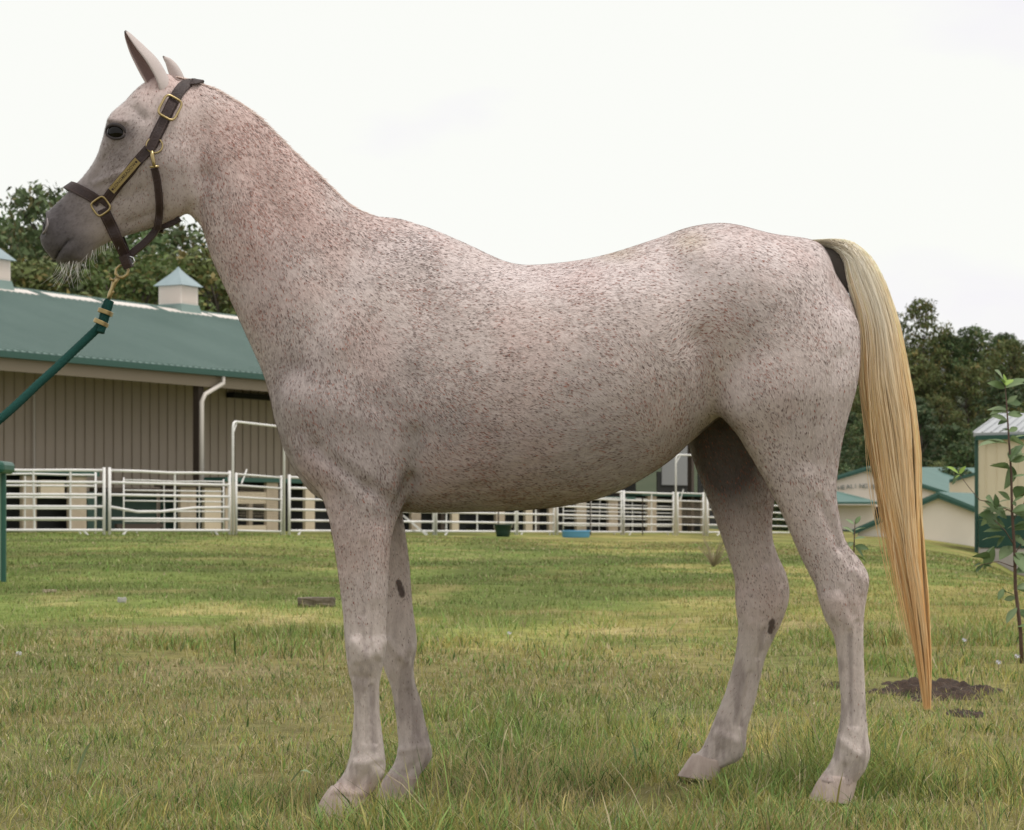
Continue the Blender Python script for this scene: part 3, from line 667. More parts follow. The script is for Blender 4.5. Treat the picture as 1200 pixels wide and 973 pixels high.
# ================================================================== CORRAL
def fy(u): return float(np.interp(u, FENCE_U, FENCE_Y))
def gz1(x, y): return float(ground_z(np.array([x]), np.array([y]))[0])
RAILS = (1.53, 1.25, .96, .68, .40, .13)
def panel(u0, u1, label, y0=None, y1=None, mids=(.5,), h=1.53, bent=None, name='corral_panel', cat='corral panel', r=.033, drop=0.0, sag=0):
    y0 = y0 or fy(u0); y1 = y1 or fy(u1); A = PX(u0, 628, y0); B = PX(u1, 628, y1); A.z = CAM_Z - 28 / F_PX * y0; B.z = CAM_Z - 28 / F_PX * y1
    t_ = thing(name, tuple(A), label, cat, 'white corral panels along the paddock'); d = B - A
    f = h / 1.53
    def pt(q, z): return A + d * q + Vector((0, 0, z * f))
    for i, z in enumerate(RAILS):
        pts = [pt(q, z) for q in (.0, .25, .5, .75, 1.)]
        if i == 0 or sag: pts[2].z += random.uniform(-.02, .02)
        if bent is not None and i == bent: pts = [pt(0, z - .0), pt(.22, z - .11), pt(.42, z - .10), pt(.7, z + .0), pt(1, z + .02)]
        MB().tube(pts, r, 7).build('rail', m_white, t_, smooth=True)
    for q in (0.0, 1.0): MB().tube([pt(q, -.06), pt(q, 1.60)], r * 1.15, 7).build('end_post', m_white, t_, smooth=True)
    for q in mids: MB().tube([pt(q, .13), pt(q + random.uniform(-.01, .01), 1.50)], r * .8, 6).build('upright', m_white, t_)
    for q in (.14, .86):
        MB().tube([pt(q - .05 if q < .5 else q + .05, .0) + Vector((0, 0, -.05)), pt(q, .15)], r * .9, 6).build('foot', m_white, t_)
    return t_
panel(-60, 122, 'white tubular corral panel at the left edge of the frame', mids=(.28, .8 - .25, .78))
panel(-40, 112, 'white corral panel set just behind the leftmost one', y0=56.5, y1=57.5, mids=(.45, .8), h=1.5, r=.024)
panel(128.5, 269, 'white corral panel with one bent rail, between the double post and the arched gate', mids=(.53,), bent=3)
panel(145, 262, 'thin white corral panel seen through the bent-rail one', y0=60.5, y1=62.5, mids=(.4, .75), h=1.45, r=.018)
def archgate(u0, u1, vt, label, y0=None, y1=None):
    y0 = y0 or fy(u0); y1 = y1 or fy(u1); A = PX(u0, 628, y0); B = PX(u1, 628, y1)
    H = (628 - vt) / F_PX * y0; d = B - A; t_ = thing('arched_gate', tuple(A), label, 'gate', 'arched corral gates')
    r = .032; e = d.normalized() * .14
    top = [A + Vector((0,0,-.05)), A + Vector((0,0,H-.15)), A + Vector((0,0,H-.04)) + e*.3, A + Vector((0,0,H)) + e, B + Vector((0,0,H)) - e, B + Vector((0,0,H-.04)) - e*.3, B + Vector((0,0,H-.15)), B + Vector((0,0,-.05))]
    MB().tube(top, r, 8).build('arch', m_white, t_, smooth=True)
    for P, s in ((A, 1), (B, -1)): MB().tube([P + Vector((0,0,H-.32)), P + Vector((0,0,H-.02)) + e*s*1.6], .018, 6).build('corner_brace', m_white, t_)
    g0 = A + d * .06; g1 = B - d * .06; gf = bpy.data.objects.new('gate_leaf', None)
    for z in RAILS: MB().tube([g0 + Vector((0,0,z)), g1 + Vector((0,0,z-.02))], .025, 7).build('rail', m_white, t_, smooth=True)
    for P in (g0, g1): MB().tube([P + Vector((0,0,.02)), P + Vector((0,0,1.56))], .033, 7).build('end_post', m_white, t_, smooth=True)
    MB().tube([g0 + Vector((0,0,1.3)) + d*.1, g0 + d*.2 + Vector((0,0,1.66))], .02, 6).build('latch', m_white, t_)
    wires = MB()
    for q in np.linspace(.1, .9, 22): wires.tube([g0 + (g1-g0)*q + Vector((0,0,.45)), g0 + (g1-g0)*q + Vector((0,0,1.25))], .004, 3)
    for z in np.linspace(.5, 1.25, 12): wires.tube([g0 + Vector((0,.01,z)), g1 + Vector((0,.01,z))], .004, 3)
    tag(wires.build('wire_mesh', m_tan, t_), kind='stuff')
    bpy.data.objects.remove(gf)
archgate(273, 333, 494, 'tall white arched corral gate in front of the barn left of the horse')
panel(339, 432, 'white corral panel right of the arched gate, cut off by the horse chest', mids=(.55,))
panel(432, 508, 'white corral panel between the front legs', mids=(.4,))
panel(511, 604, 'white corral panel just left of the dark green bucket', mids=(.12, .5))
panel(606, 649, 'short white corral panel right of the dark green bucket', mids=(.5,))
panel(653, 728, 'white corral panel behind the blue wading pool', mids=(.5,))
panel(731, 789, 'white corral panel left of the far arched gate', mids=(.55,), )
archgate(792, 826, 533, 'far white arched corral gate beside the far hind leg', 83, 84)
panel(829, 925, 'white corral panel seen between the hind legs', mids=(.35, .7), y0=85, y1=100)
panel(660, 790, 'thin white corral panel further back under the belly', y0=90, y1=100, mids=(.3, .6, .8), r=.02)
# dark thin posts
for u in (389, 692, 753, 584):
    y = fy(u) - .4; A = PX(u, 628, y); t_ = MB().tube([A + Vector((0,0,-.1)), A + Vector((0,0,1.35))], .022, 6).build('steel_post', m_brown)
    tag(t_, {389: 'thin dark steel post right of the arched gate near the horse chest', 692: 'thin dark steel post right above the blue wading pool', 753: 'thin dark steel post left of the far arched gate', 584: 'thin dark steel post rising behind the green bucket'}[u], 'post', 'dark steel posts along the corral')
# white diagonal board behind the front legs
t_ = MB().beam(PX(472, 604, 66), PX(500, 627, 66), .12, .05).build('loose_board', m_white); tag(t_, 'white board leaning diagonally against the corral behind the front legs', 'board')

# bucket, wading pool
def bucket():
    Y = 66; c = PX(589.5, 632, Y); t_ = thing('bucket', tuple(c), 'dark green muck bucket standing in front of the corral', 'bucket')
    s = Y / F_PX; prof = [(7.0, 0), (8.6, 8), (10.2, 16), (11.1, 16.3), (11.1, 17.6), (10.0, 17.6), (7.6, 3)]; n = 24; V = []; Fs = []
    for r, z in prof:
        for k in range(n): V.append((r*s*math.cos(2*math.pi*k/n), r*s*math.sin(2*math.pi*k/n), z*s))
    for i in range(len(prof)-1):
        for k in range(n): Fs.append((i*n+k, i*n+(k+1)%n, (i+1)*n+(k+1)%n, (i+1)*n+k))
    Fs.append(tuple(range(n))[::-1]); Fs.append(tuple((len(prof)-1)*n+k for k in range(n)))
    o = mesh_np('tub', V, Fs, mat_noise('green_plastic', (.012,.035,.028),(.02,.05,.04),6,.45), t_, True)
    for sx in (-1, 1):
        MB().tube([Vector(c) + Vector((sx*10.5*s, y_, z_)) for y_, z_ in ((-.08,.40),(-.06,.34),(.06,.34),(.08,.40))], .012, 6).build('handle', m_offw, t_)
bucket()
def pool():
    Y = 69; c = PX(675, 630, Y); t_ = thing('wading_pool', tuple(c), 'shallow light blue wading pool under the corral rails', 'wading pool'); s = Y / F_PX; n = 28; V = []; Fs = []
    prof = [(15.5, 0), (16.5, 3), (16.2, 6), (17.2, 7.6), (16.6, 8.3), (15.4, 7.2), (14.6, 1)]
    for r, z in prof:
        for k in range(n): V.append((r*s*math.cos(2*math.pi*k/n), r*s*.8*math.sin(2*math.pi*k/n), z*s))
    for i in range(len(prof)-1):
        for k in range(n): Fs.append((i*n+k, i*n+(k+1)%n, (i+1)*n+(k+1)%n, (i+1)*n+k))
    mesh_np('shell', V, Fs, mat_new('blue_plastic', (.10,.30,.48), .4), t_, True)
    W_ = [(14.8*s*math.cos(2*math.pi*k/n), 14.8*s*.8*math.sin(2*math.pi*k/n), 4*s) for k in range(n)]
    mesh_np('water', W_, [tuple(range(n))], mat_new('pool_water', (.06,.16,.22), .05), t_)
pool()
# green stand at the left edge
def stand():
    Y = 24.0; c = PX(0, 690, Y); c.z = gz1(c.x, c.y)
    t_ = thing('green_stand', tuple(c), 'dark green metal stand with a rounded top at the left edge of the frame', 'stand')
    zt = CAM_Z + (600 - 541) / F_PX * Y
    m = mat_noise('green_enamel', (.018,.085,.06), (.026,.105,.075), 5, .4)
    MB().box((c.x + .012, Y - .025, c.z - .1), (c.x + .062, Y + .025, zt - .10)).build('leg', m, t_, bevel=.008)
    MB().box((c.x - .75, Y - .025, c.z - .1), (c.x - .70, Y + .025, zt - .10)).build('leg', m, t_, bevel=.008)
    MB().box((c.x - .80, Y - .28, zt - .125), (c.x + .10, Y + .28, zt)).build('top', m, t_, bevel=.04)
    MB().box((c.x - .69, Y - .015, c.z + .02), (c.x + .010, Y + .015, zt - .13)).build('side_panel', mat_new('pale_green_panel', (.30,.40,.32), .5), t_)
stand()
# timber block, stones
def block(u, v, w, h, d, mat, name, label, cat, rot=0.05):
    Y = 12.0
    for _ in range(30):
        p = PX(u, v, Y); Y += (p.z - gz1(p.x, Y)) * 3.5
    p = PX(u, v, Y); s = Y / F_PX
    bmx = bmesh.new(); bmesh.ops.create_cube(bmx, size=1); bmesh.ops.scale(bmx, vec=(w * s, d, h * s), verts=bmx.verts)
    bmesh.ops.subdivide_edges(bmx, edges=bmx.edges, cuts=3, use_grid_fill=True)
    for q in bmx.verts: q.co += Vector((random.uniform(-1,1), random.uniform(-1,1), random.uniform(-1,1))) * h * s * .07; q.co.z += h * s * .45
    me = bpy.data.meshes.new(name); bmx.to_mesh(me); bmx.free(); me.materials.append(mat); o = bpy.data.objects.new(name, me); o.location = p; o.rotation_euler = (0, 0, rot); link(o); tag(o, label, cat)
block(371, 711, 42, 11, .16, mat_noise('weathered_block', (.10,.075,.055), (.20,.165,.125), 18, .9, bump=.6), 'timber_block', 'short weathered timber block lying in the grass left of the front legs', 'block', -.04)
block(143, 706, 9, 6, .06, mat_new('pale_stone', (.42,.40,.38), .9), 'stone', 'small pale stone in the green grass below the corral', 'stone', .4)
block(58, 694, 15, 3, .05, mat_new('pale_wood', (.42,.34,.25), .9), 'wood_scrap', 'flat pale scrap of wood lying in the grass at far left', 'scrap', .3)
block(22, 768, 6, 4, .02, mat_new('white_scrap', (.6,.58,.56), .9), 'paper_scrap', 'tiny white scrap in the grass at lower left', 'scrap', .3)

# ================================================================== BUILDINGS ON THE RIGHT
m_roof2 = mat_noise('dark_green_roof', (.05,.125,.105), (.07,.155,.13), .5, .5)
def add3(m, a, b_, c, d): m.add([a, b_, c, d], [(0, 1, 2, 3)])
def gable(name, label, apex, le, re, dep, zb, m_w, m_r, th=.12, over=.25, peel=()):
    apex, le, re, dep = Vector(apex), Vector(le), Vector(re), Vector(dep)
    t_ = thing(name, (apex.x, apex.y, zb), label, 'building')
    w = MB(); lb = Vector((le.x, le.y, zb)); rb_ = Vector((re.x, re.y, zb))
    w.add([lb, rb_, re, apex, le, lb + dep, rb_ + dep, re + dep, apex + dep, le + dep], [(0,1,2,3,4),(9,8,7,6,5),(1,6,7,2),(5,0,4,9)]); w.build('wall', m_w, t_)
    dn = dep.normalized()
    for nm, e in (('roof', le), ('roof', re)):
        r_ = MB(); ex = (e - apex) * .04; up = Vector((0, 0, .02)); a0 = apex - dn * over + up; e0 = e + ex - dn * over + up; a1 = apex + dep + dn * over + up; e1 = e + ex + dep + dn * over + up; T = Vector((0, 0, th))
        r_.add([a0, e0, e1, a1, a0 + T, e0 + T, e1 + T, a1 + T], [(0,1,2,3),(7,6,5,4),(0,4,5,1),(1,5,6,2),(2,6,7,3)]); r_.build(nm, m_r, t_)
        tr = MB(); tr.beam(apex - dn * (over + .03) + Vector((0,0,-.06)), e + ex - dn * (over + .03) + Vector((0,0,-.03)), .05, .13); tr.build('rake_trim', m_dgreen, t_)
    return t_, apex, le, re, dn
YH = 130
hb, *_r = gable('white_building', 'far pale building with lettering on its gable behind the tail', PX(1017, 549.5, YH), PX(935, 575, YH), PX(1113, 579.5, YH), PX(1170, 551, 172) - PX(1017, 549.5, YH), -3, m_pinkw, m_roof2)
lt = MB(); P = lambda u, v, Y: PX(u, v, Y)
# lean-to in front of it
lw = thing('lean_to', tuple(P(1000, 622, 122)), 'pale lean-to with a green roof and dark opening left of the tail', 'building')
a, b1, c1, d1 = P(940, 591, 121), P(1030, 591, 121), P(1012, 586, 128), P(940, 568, 128)
mm = MB(); T = Vector((0,0,.12)); mm.add([a, b1, c1, d1, a + T, b1 + T, c1 + T, d1 + T], [(3,2,1,0),(4,5,6,7),(0,1,5,4),(1,2,6,5)]); mm.build('roof', m_roof2, lw)
mm = MB(); q0 = P(940, 592, 122); q1 = P(1025, 592, 122); mm.box((q0.x, 122, -3), (q1.x, 127.5, q1.z)); mm.build('wall', m_pinkw, lw)
mm = MB(); q0 = P(1025.5, 594, 123); q1 = P(1036, 611, 123); mm.box((q0.x, 123, q1.z), (q1.x, 125, q0.z)); mm.build('doorway', m_black, lw)
mm = MB(); q0 = P(985, 621, 119.5); q1 = P(1012, 624, 119.5); mm.box((q0.x, 119.5, q1.z), (q1.x, 120.5, q0.z)); mm.build('low_roof', m_dgreen2, lw)
gb_, *_r = gable('white_barn', 'low white gabled barn with a green roof to the right of the tail', PX(1101, 580.5, 93), PX(1005, 622.5, 93), PX(1149, 600, 93), PX(1158, 582.3, 104) - PX(1101, 580.5, 93), -3.5, mat_noise('white_siding', (.84,.77,.71), (.87,.80,.74), 1.2, .6), m_roof2)
# tall cream warehouse
P0 = P(1145, 512, 80); P1 = P(1420, 505, 74); R0 = P(1176, 489, 88); dv = P1 - P0; zb = -3.2
m_cream2 = mat_noise('warehouse_cream', (.70,.60,.45), (.76,.66,.50), 1.2, .6)
A_ = thing('cream_warehouse', (P0.x, P0.y, zb), 'tall cream metal warehouse with a grey roof and green door at the right edge', 'building')
mm = MB(); bd = Vector((R0.x - P0.x, R0.y - P0.y, 0)); lo_ = lambda p: Vector((p.x, p.y, zb))
mm.add([lo_(P0), lo_(P1), P1, P0, lo_(P0) + bd, lo_(P1) + bd, P1 + bd, P0 + bd, R0 - Vector((0,0,.02)), R0 + dv - Vector((0,0,.02))], [(0,1,2,3),(1,5,6,9,2),(5,4,7,6),(4,0,3,8,7),(3,2,9,8)]); mm.build('wall', m_cream2, A_)
mm = MB(); a0, a1, a2, a3 = [q + Vector((0, 0, .03)) for q in (P0, P1, R0 + dv, R0)]; f_ = (P0 - R0).normalized() * .2; l_ = -dv.normalized() * .12
a0 = a0 + f_ + l_; a1 = a1 + f_; a3 = a3 + l_
mm.add([a0, a1, a2, a3, a0 + T, a1 + T, a2 + T, a3 + T], [(3,2,1,0),(4,5,6,7),(0,1,5,4),(1,2,6,5),(3,0,4,7)]); rfA = mm.build('roof', mat_noise('grey_metal_roof', (.33,.34,.35), (.40,.41,.42), .6, .4), A_)
rbm = MB()
for q in np.linspace(0, 1, 26): rbm.beam(a0 + (a1 - a0) * q + T + Vector((0,0,.02)), a3 + (a2 - a3) * q + T + Vector((0,0,.02)), .05, .05)
tag(rbm.build('roof_rib', bpy.data.materials['grey_metal_roof'], A_), kind='stuff')
mm = MB(); mm.beam(P0 + f_ * 1.2 + Vector((0,0,-.02)), P1 + f_ * 1.2 + Vector((0,0,-.02)), .08, .16); mm.build('eave_trim', m_dgreen, A_)
un = dv.normalized(); nf = Vector((un.y, -un.x, 0)).normalized()
rbs = MB()
for q in np.arange(.35, dv.length, .42): pz = P0 + un * q; rbs.box((-.02, -.02, zb + .9), (.02, .02, pz.z - .12), Matrix.Translation((pz.x + nf.x * .01, pz.y + nf.y * .01, 0)))
tag(rbs.build('siding_rib', m_cream2, A_), kind='stuff')
mm = MB(); mm.beam(P0 + Vector((-.01,0,-.02)) + nf * .02, Vector((P0.x - .01, P0.y, zb + .9)) + nf * .02, .12, .06, up=Vector((0,1,0))); mm.build('corner_trim', m_dgreen, A_)
def onwall(u, v, out_):   # point of the warehouse front at a pixel
    k = (u - 600) / F_PX; q = (k * P0.y - P0.x) / (un.x - k * un.y); p = P0 + un * q; return Vector((p.x, p.y, CAM_Z - (v - HZ) / F_PX * p.y)) + nf * out_
def wallslab(name, u0, u1, v0, v1, out_, mat):
    a = onwall(u0, v0, out_); b_ = onwall(u1, v0, out_); zl = onwall(u0, v1, out_).z; mm = MB(); bk = -nf * (out_ + .02)
    mm.add([Vector((a.x, a.y, zl)), Vector((b_.x, b_.y, zl)), Vector((b_.x, b_.y, a.z)), a, Vector((a.x, a.y, zl)) + bk, Vector((b_.x, b_.y, zl)) + bk, Vector((b_.x, b_.y, a.z)) + bk, a + bk],
           [(0,1,2,3),(7,6,5,4),(0,4,5,1),(1,5,6,2),(2,6,7,3),(3,7,4,0)]); mm.build(name, mat, A_)
wallslab('sliding_door', 1149, 1250, 604, 642, .12, mat_noise('green_door', (.015,.06,.045), (.025,.08,.06), 3, .5))
wallslab('foundation', 1150, 1420, 643, 700, .10, mat_noise('concrete', (.46,.41,.38), (.54,.49,.45), 2, .9))
# its low wing to the left
w0 = P(1112.5, 566, 107); w1 = P(1146, 556.5, 107); wv = Vector((2, 7, 0))
wg = thing('low_wing', (w0.x, w0.y, zb), 'small cream wing with a sloping green roof left of the tall warehouse', 'building')
mm = MB(); mm.add([lo_(w0), lo_(w1), w1, w0, lo_(w0) + wv, lo_(w1) + wv, w1 + wv, w0 + wv], [(0,1,2,3),(1,5,6,2),(5,4,7,6),(4,0,3,7)]); mm.build('wall', m_cream2, wg)
mm = MB(); s_ = (w1 - w0) * .03; o_ = Vector((0, -.2, .02)); T2 = Vector((0,0,.14)); mm.add([w0 - s_ + o_, w1 + o_, w1 + wv, w0 - s_ + wv, w0 - s_ + o_ + T2, w1 + o_ + T2, w1 + wv + T2, w0 - s_ + wv + T2], [(3,2,1,0),(4,5,6,7),(0,1,5,4),(3,0,4,7)]); mm.build('roof', m_dgreen, wg)
# lettering on the far gable
m_let = mat_new('gable_lettering', (.16,.19,.19), .7)
txt = "HEALING BARN"; u = 981.5
for i, ch in enumerate(txt):
    if ch != ' ':
        cu = bpy.data.curves.new('letter', 'FONT'); cu.body = ch; cu.size = 7.4 / F_PX * YH; cu.extrude = .01
        o = bpy.data.objects.new('letter', cu); me = None; o.data.materials.append(m_let)
        q = (i - 5.5) / 6.0; p = PX(u, 575.5 - 3.2 * (1 - q * q), YH) ; bpy.context.view_layer.update(); me = bpy.data.meshes.new_from_object(o); bpy.data.objects.remove(o); o = bpy.data.objects.new('letter', me); link(o, hb); o.location = p - hb.location + Vector((0, -.08, 0)); o.rotation_euler = (R(90), -R(-10 * q), 0)
    u += 5.0 if ch != ' ' else 4.0

# ================================================================== TREES
m_bark = mat_noise('bark', (.07,.055,.045), (.13,.105,.085), 3, .9, stretch=(1,1,.3))
m_leaf = mat_attr('tree_leaves', .6, .25, .22)
def tree_mesh(seed, H, Wd, nl, leaf, lobes=26, base_frac=.18, col=(.06,.09,.03), sparse=False):
    r = np.random.default_rng(seed); trunk = MB(); V = []; Cc = []
    zt = H * .72; pts = [Vector((0, 0, -.5))]; x = y = 0
    for k in range(1, 7): x += r.normal() * H * .012; y += r.normal() * H * .012; pts.append(Vector((x, y, zt * k / 6)))
    trunk.tube(pts, [H * .022 * (1 - .75 * k / 6) for k in range(7)], 7)
    cs = []
    for k in range(lobes):
        q = (k + .5) / lobes; z = H * (base_frac + (1 - base_frac) * (q ** .85)) * .97
        env = math.sin(math.pi * min(1, (.16 + .84 * q))) ** .6 if q < .99 else .2
        a = k * 2.4 + r.normal() * .4; rad = Wd * .5 * env * (r.random() ** .5) * .85
        s = H * (.07 + .06 * r.random()) * (1.1 - .35 * q)
        c = np.array((math.cos(a) * rad, math.sin(a) * rad, min(z, H - s))); cs.append((c, s))
        i = min(6, max(1, int(c[2] / zt * 6) - 1)); st = pts[i]
        m_ = st.lerp(Vector(c), .5) + Vector((0, 0, H * .02)); trunk.tube([st, m_, Vector(c)], [H * .008, H * .005, H * .002], 4)
    tot = sum(s ** 2 for _, s in cs)
    for c, s in cs:
        n = int(nl * s ** 2 / tot); d = r.normal(size=(n, 3)); d /= np.linalg.norm(d, axis=1)[:, None]; d[:, 2] = np.abs(d[:, 2]) * np.where(r.random(n) < .72, 1, -1)
        rr = s * (.55 + .55 * r.random(n) ** .6) * np.where(r.random(n) < .08, 1.3, 1); nn = fbm(d * 2.2 + c * 1.3 + 20, 2); rr *= .6 + .8 * nn
        P_ = c + d * rr[:, None] * np.array((1.25, 1.25, .85))
        a1 = r.normal(size=(n, 3)); a1 /= np.linalg.norm(a1, axis=1)[:, None]; a2 = np.cross(a1, d); a2 /= np.linalg.norm(a2, axis=1)[:, None] + 1e-6
        L = leaf * (.6 + .8 * r.random(n)); a1 = a1 * L[:, None]; a2 = a2 * (L * (.35 + .3 * r.random(n)))[:, None]
        q4 = np.stack([P_ - a1 * .5, P_ + a2 * .5 + a1 * .08, P_ + a1 * .5 + np.array((0, 0, -.12)) * L[:, None], P_ - a2 * .5 - a1 * .05], 1)
        V.append(q4.reshape(-1, 3))
        tone = (.55 + .75 * r.random(n)) * (.8 + .5 * r.random()); cc = np.array(col)[None] * tone[:, None]; cc[:, 0] *= 1 + .5 * (r.random(n) < .2); Cc.append(np.repeat(cc, 4, 0))
    V = np.concatenate(V); Cc = np.concatenate(Cc); F4 = np.arange(len(V)).reshape(-1, 4)
    o = mesh_np('crown', V, F4, m_leaf, cols=np.clip(Cc, 0, 1)); md = o.data; bpy.data.objects.remove(o)
    me = bpy.data.meshes.new('trunk'); me.from_pydata([tuple(v) for v in trunk.v], [], trunk.f); me.update(); me.materials.append(m_bark); me.polygons.foreach_set('use_smooth', np.ones(len(me.polygons), dtype=bool))
    return md, me
TV = [tree_mesh(11, 13, 9.5, 9000, .30, 30, .14, (.105,.145,.045)), tree_mesh(12, 13, 8.5, 8000, .30, 24, .25, (.080,.125,.045)), tree_mesh(13, 13, 7.5, 4200, .34, 20, .38, (.095,.130,.055)), tree_mesh(14, 13, 10.5, 9000, .32, 34, .08, (.125,.150,.050))]
def tree(u, vt, Y, var, label, group, zg=None, kx=1.0, rz=0.0, name='tree'):
    top = PX(u, vt, Y); zg = ground_z(np.array([top.x]), np.array([Y]))[0] if zg is None else zg
    h = (top.z - zg) / 13.0
    t_ = thing(name, (top.x, Y, zg), label, 'tree', group, rot=(0, 0, rz)); t_.scale = (h * kx, h * kx, h)
    for nm, me in (('crown', TV[var][0]), ('trunk', TV[var][1])): link(bpy.data.objects.new(nm, me), t_)
GL = 'trees behind the long barn'
for a in ((44, 212, 112, 2, 'tall thin-crowned tree rising above the muzzle at left', .8, .3), (8, 246, 118, 1, 'dark tree at the left edge behind the barn roof', 1.1, 1.0),
          (-45, 262, 116, 0, 'tree beyond the left edge of the frame behind the barn', 1.1, 2.0), (82, 268, 120, 3, 'leafy tree behind the muzzle', 1.1, 2.6), (118, 285, 116, 0, 'bushy tree showing under the chin above the barn roof', 1.2, .1),
          (160, 262, 122, 1, 'dark tree behind the jaw strap', 1.1, 4.0), (203, 252, 126, 2, 'thin-crowned tree with sky gaps beside the throat', 1.15, 5.0), (236, 290, 118, 3, 'low full tree right of the cupola', 1.2, .7),
          (262, 318, 124, 1, 'low dark tree against the front of the neck', 1.1, 1.9), (178, 300, 110, 0, 'low tree just left of the cupola', 1.1, 3.3), (310, 330, 128, 0, 'tree hidden mostly behind the neck', 1.1, 2.2), (30, 300, 108, 3, 'low bushy tree over the left end of the roof', 1.2, 5.1)):
    tree(a[0], a[1], a[2], a[3], a[4], GL, kx=a[5], rz=a[6])
# wooded hill on the right
def hill_z(x, y):
    x = np.asarray(x, float); y = np.asarray(y, float)
    return -2.5 + 17.5 * sstep(170, 290, y) * sstep(-20, 40, x) + 4 * sstep(60, 130, x) * sstep(170, 300, y)
hy = np.linspace(150, 620, 40); hx = np.linspace(-60, 260, 50); HX, HY = np.meshgrid(hx, hy); HZ_ = hill_z(HX, HY) - 1.2 * (HY < 165)
a_ = np.arange(HX.size).reshape(HX.shape); HF = np.stack([a_[:-1, :-1], a_[:-1, 1:], a_[1:, 1:], a_[1:, :-1]], -1).reshape(-1, 4)
tag(mesh_np('hill', np.stack([HX, HY, HZ_], -1).reshape(-1, 3), HF, mat_noise('hill_ground', (.03,.045,.015), (.05,.06,.025), .1, .9), smooth=True), kind='structure')
TV2 = [tree_mesh(21, 13, 10.5, 5200, .50, 30, .08, (.095,.140,.052)), tree_mesh(22, 13, 9.5, 5200, .50, 26, .10, (.075,.118,.046)), tree_mesh(23, 13, 11, 5200, .50, 34, .06, (.12,.145,.05)), tree_mesh(24, 13, 9, 4800, .50, 22, .10, (.065,.10,.044))]
rt = random.Random(5); cnt = 0; _used = {}
words = [['full', 'dark', 'olive', 'narrow']]
for row, Yr in enumerate((176, 190, 206, 224, 244, 266, 290)):
    x0 = (930 - 600) / F_PX * Yr; x1 = (1270 - 600) / F_PX * Yr; n = int((x1 - x0) / 3.9) + 1
    for i in range(n):
        x = x0 + (x1 - x0) * (i + .5 * (row % 2)) / n + rt.uniform(-1.3, 1.3); y = Yr + rt.uniform(-5, 5); v_ = rt.randrange(4); s = rt.uniform(.48, .76)
        zg = float(hill_z(x, y)) - .4
        uu = 600 + F_PX * x / y
        t_ = thing('tree', (x, y, zg), '%s crowned tree in row %s of the wooded hill on the right' % (('full', 'dark', 'olive green', 'narrow')[v_], ('nearest', 'second', 'third', 'fourth', 'fifth', 'sixth', 'topmost')[row]), 'tree', 'trees on the wooded hill', rot=(0, 0, rt.uniform(0, 6.28)))
        t_['label'] = '%s-crowned tree in the %s row up the hill, %s' % (('full', 'dark', 'olive', 'narrow')[v_], ('nearest', 'second', 'third', 'fourth', 'fifth', 'sixth', 'topmost')[row], 'behind the rump' if uu < 1005 else ('behind the tail' if uu < 1080 else ('above the white barn' if uu < 1145 else 'above the warehouse')))
        if uu > 1200: t_['label'] = t_['label'].replace('above the warehouse', 'past the right edge')
        _l = t_['label']; _used[_l] = _used.get(_l, 0) + 1
        if _used[_l] > 1: t_['label'] = _l + ', ' + ('', '', 'right neighbour', 'rightmost of three', 'rightmost of four', 'rightmost of five')[min(_used[_l], 5)]
        t_.scale = (s * 1.02, s * 1.02, s)
        for nm, me in (('crown', TV2[v_][0]), ('trunk', TV2[v_][1])): link(bpy.data.objects.new(nm, me), t_)
        cnt += 1
# the round-headed tree that stands over the ridge
pz = PX(1079, 349, 262); zg = float(hill_z(pz.x, 262)); t_ = thing('tree', (pz.x, 262, zg - .3), 'tall round-headed tree standing above the others beside the tail', 'tree', 'trees on the wooded hill')
h_ = (pz.z - zg + .3) / 13; t_.scale = (h_ * .72, h_ * .72, h_)
for nm, me in (('crown', TV2[2][0]), ('trunk', TV2[2][1])): link(bpy.data.objects.new(nm, me), t_)
# low shrub hedge between buildings and wood
for i in range(9):
    x = PX(930 + i * 34, 600, 150).x; t_ = thing('shrub', (x, 150 + rt.uniform(-4, 8), -2.6), 'low dark shrub at the foot of the wooded hill, ' + ('hidden behind the rump', 'behind the near hind leg', 'left of the tail', 'behind the tail', 'just right of the tail', 'above the white barn ridge', 'left of the cream warehouse', 'behind the cream warehouse', 'beyond the right edge')[i], 'shrub', 'shrubs at the foot of the wooded hill', rot=(0, 0, i)); t_.scale = (.5, .5, .48)
    for nm, me in (('crown', TV2[3][0]), ('stem', TV2[3][1])): link(bpy.data.objects.new(nm, me), t_)
# ================================================================== HORSE: hooves, ears, eyes, tail, coat hair
def hmesh(name, V, Fs, mat, parent=horse, smooth=True, cols=None): return mesh_np(name, V, Fs, mat, parent, smooth, cols)
m_hoof = mat_noise('hoof_horn', (.36,.275,.24), (.50,.40,.35), 30, .55, stretch=(1,1,.18), bump=.3, bscale=90)
def hoof(rows):
    V, T, Q = loft(rows, 3, 30, (False, False)); Fs = [tuple(t) for t in T] + [tuple(q) for q in Q]
    return hmesh('hoof', V, Fs, m_hoof)
hoof([(388,921,434,927,-.13,.026,2,2,0),(380,931,430,936,-.13,.031,2,2.2,0),(373,943,427,947,-.13,.035,2,2.5,0),(367.5,953,425,955,-.13,.038,2,2.7,0),(367.2,954.2,425,956.2,-.13,.0381,2,2.7,0)])
hoof([(455,905,491,911,.12,.026,2,2,0),(449,914,487,919,.12,.0305,2,2.2,0),(445,924,485,928,.12,.0345,2,2.5,0),(441.5,934,483,937,.12,.0375,2,2.7,0),(441.3,935.2,483,938.2,.12,.0376,2,2.7,0)])
hoof([(964,907,1005,912,-.14,.026,2,2,0),(957,917,1003,921.5,-.14,.031,2,2.2,0),(952,927,1000,931,-.14,.0345,2,2.5,0),(948,935.5,998,940,-.14,.0372,2,2.7,0),(947.8,936.7,998,941.2,-.14,.0373,2,2.7,0)])
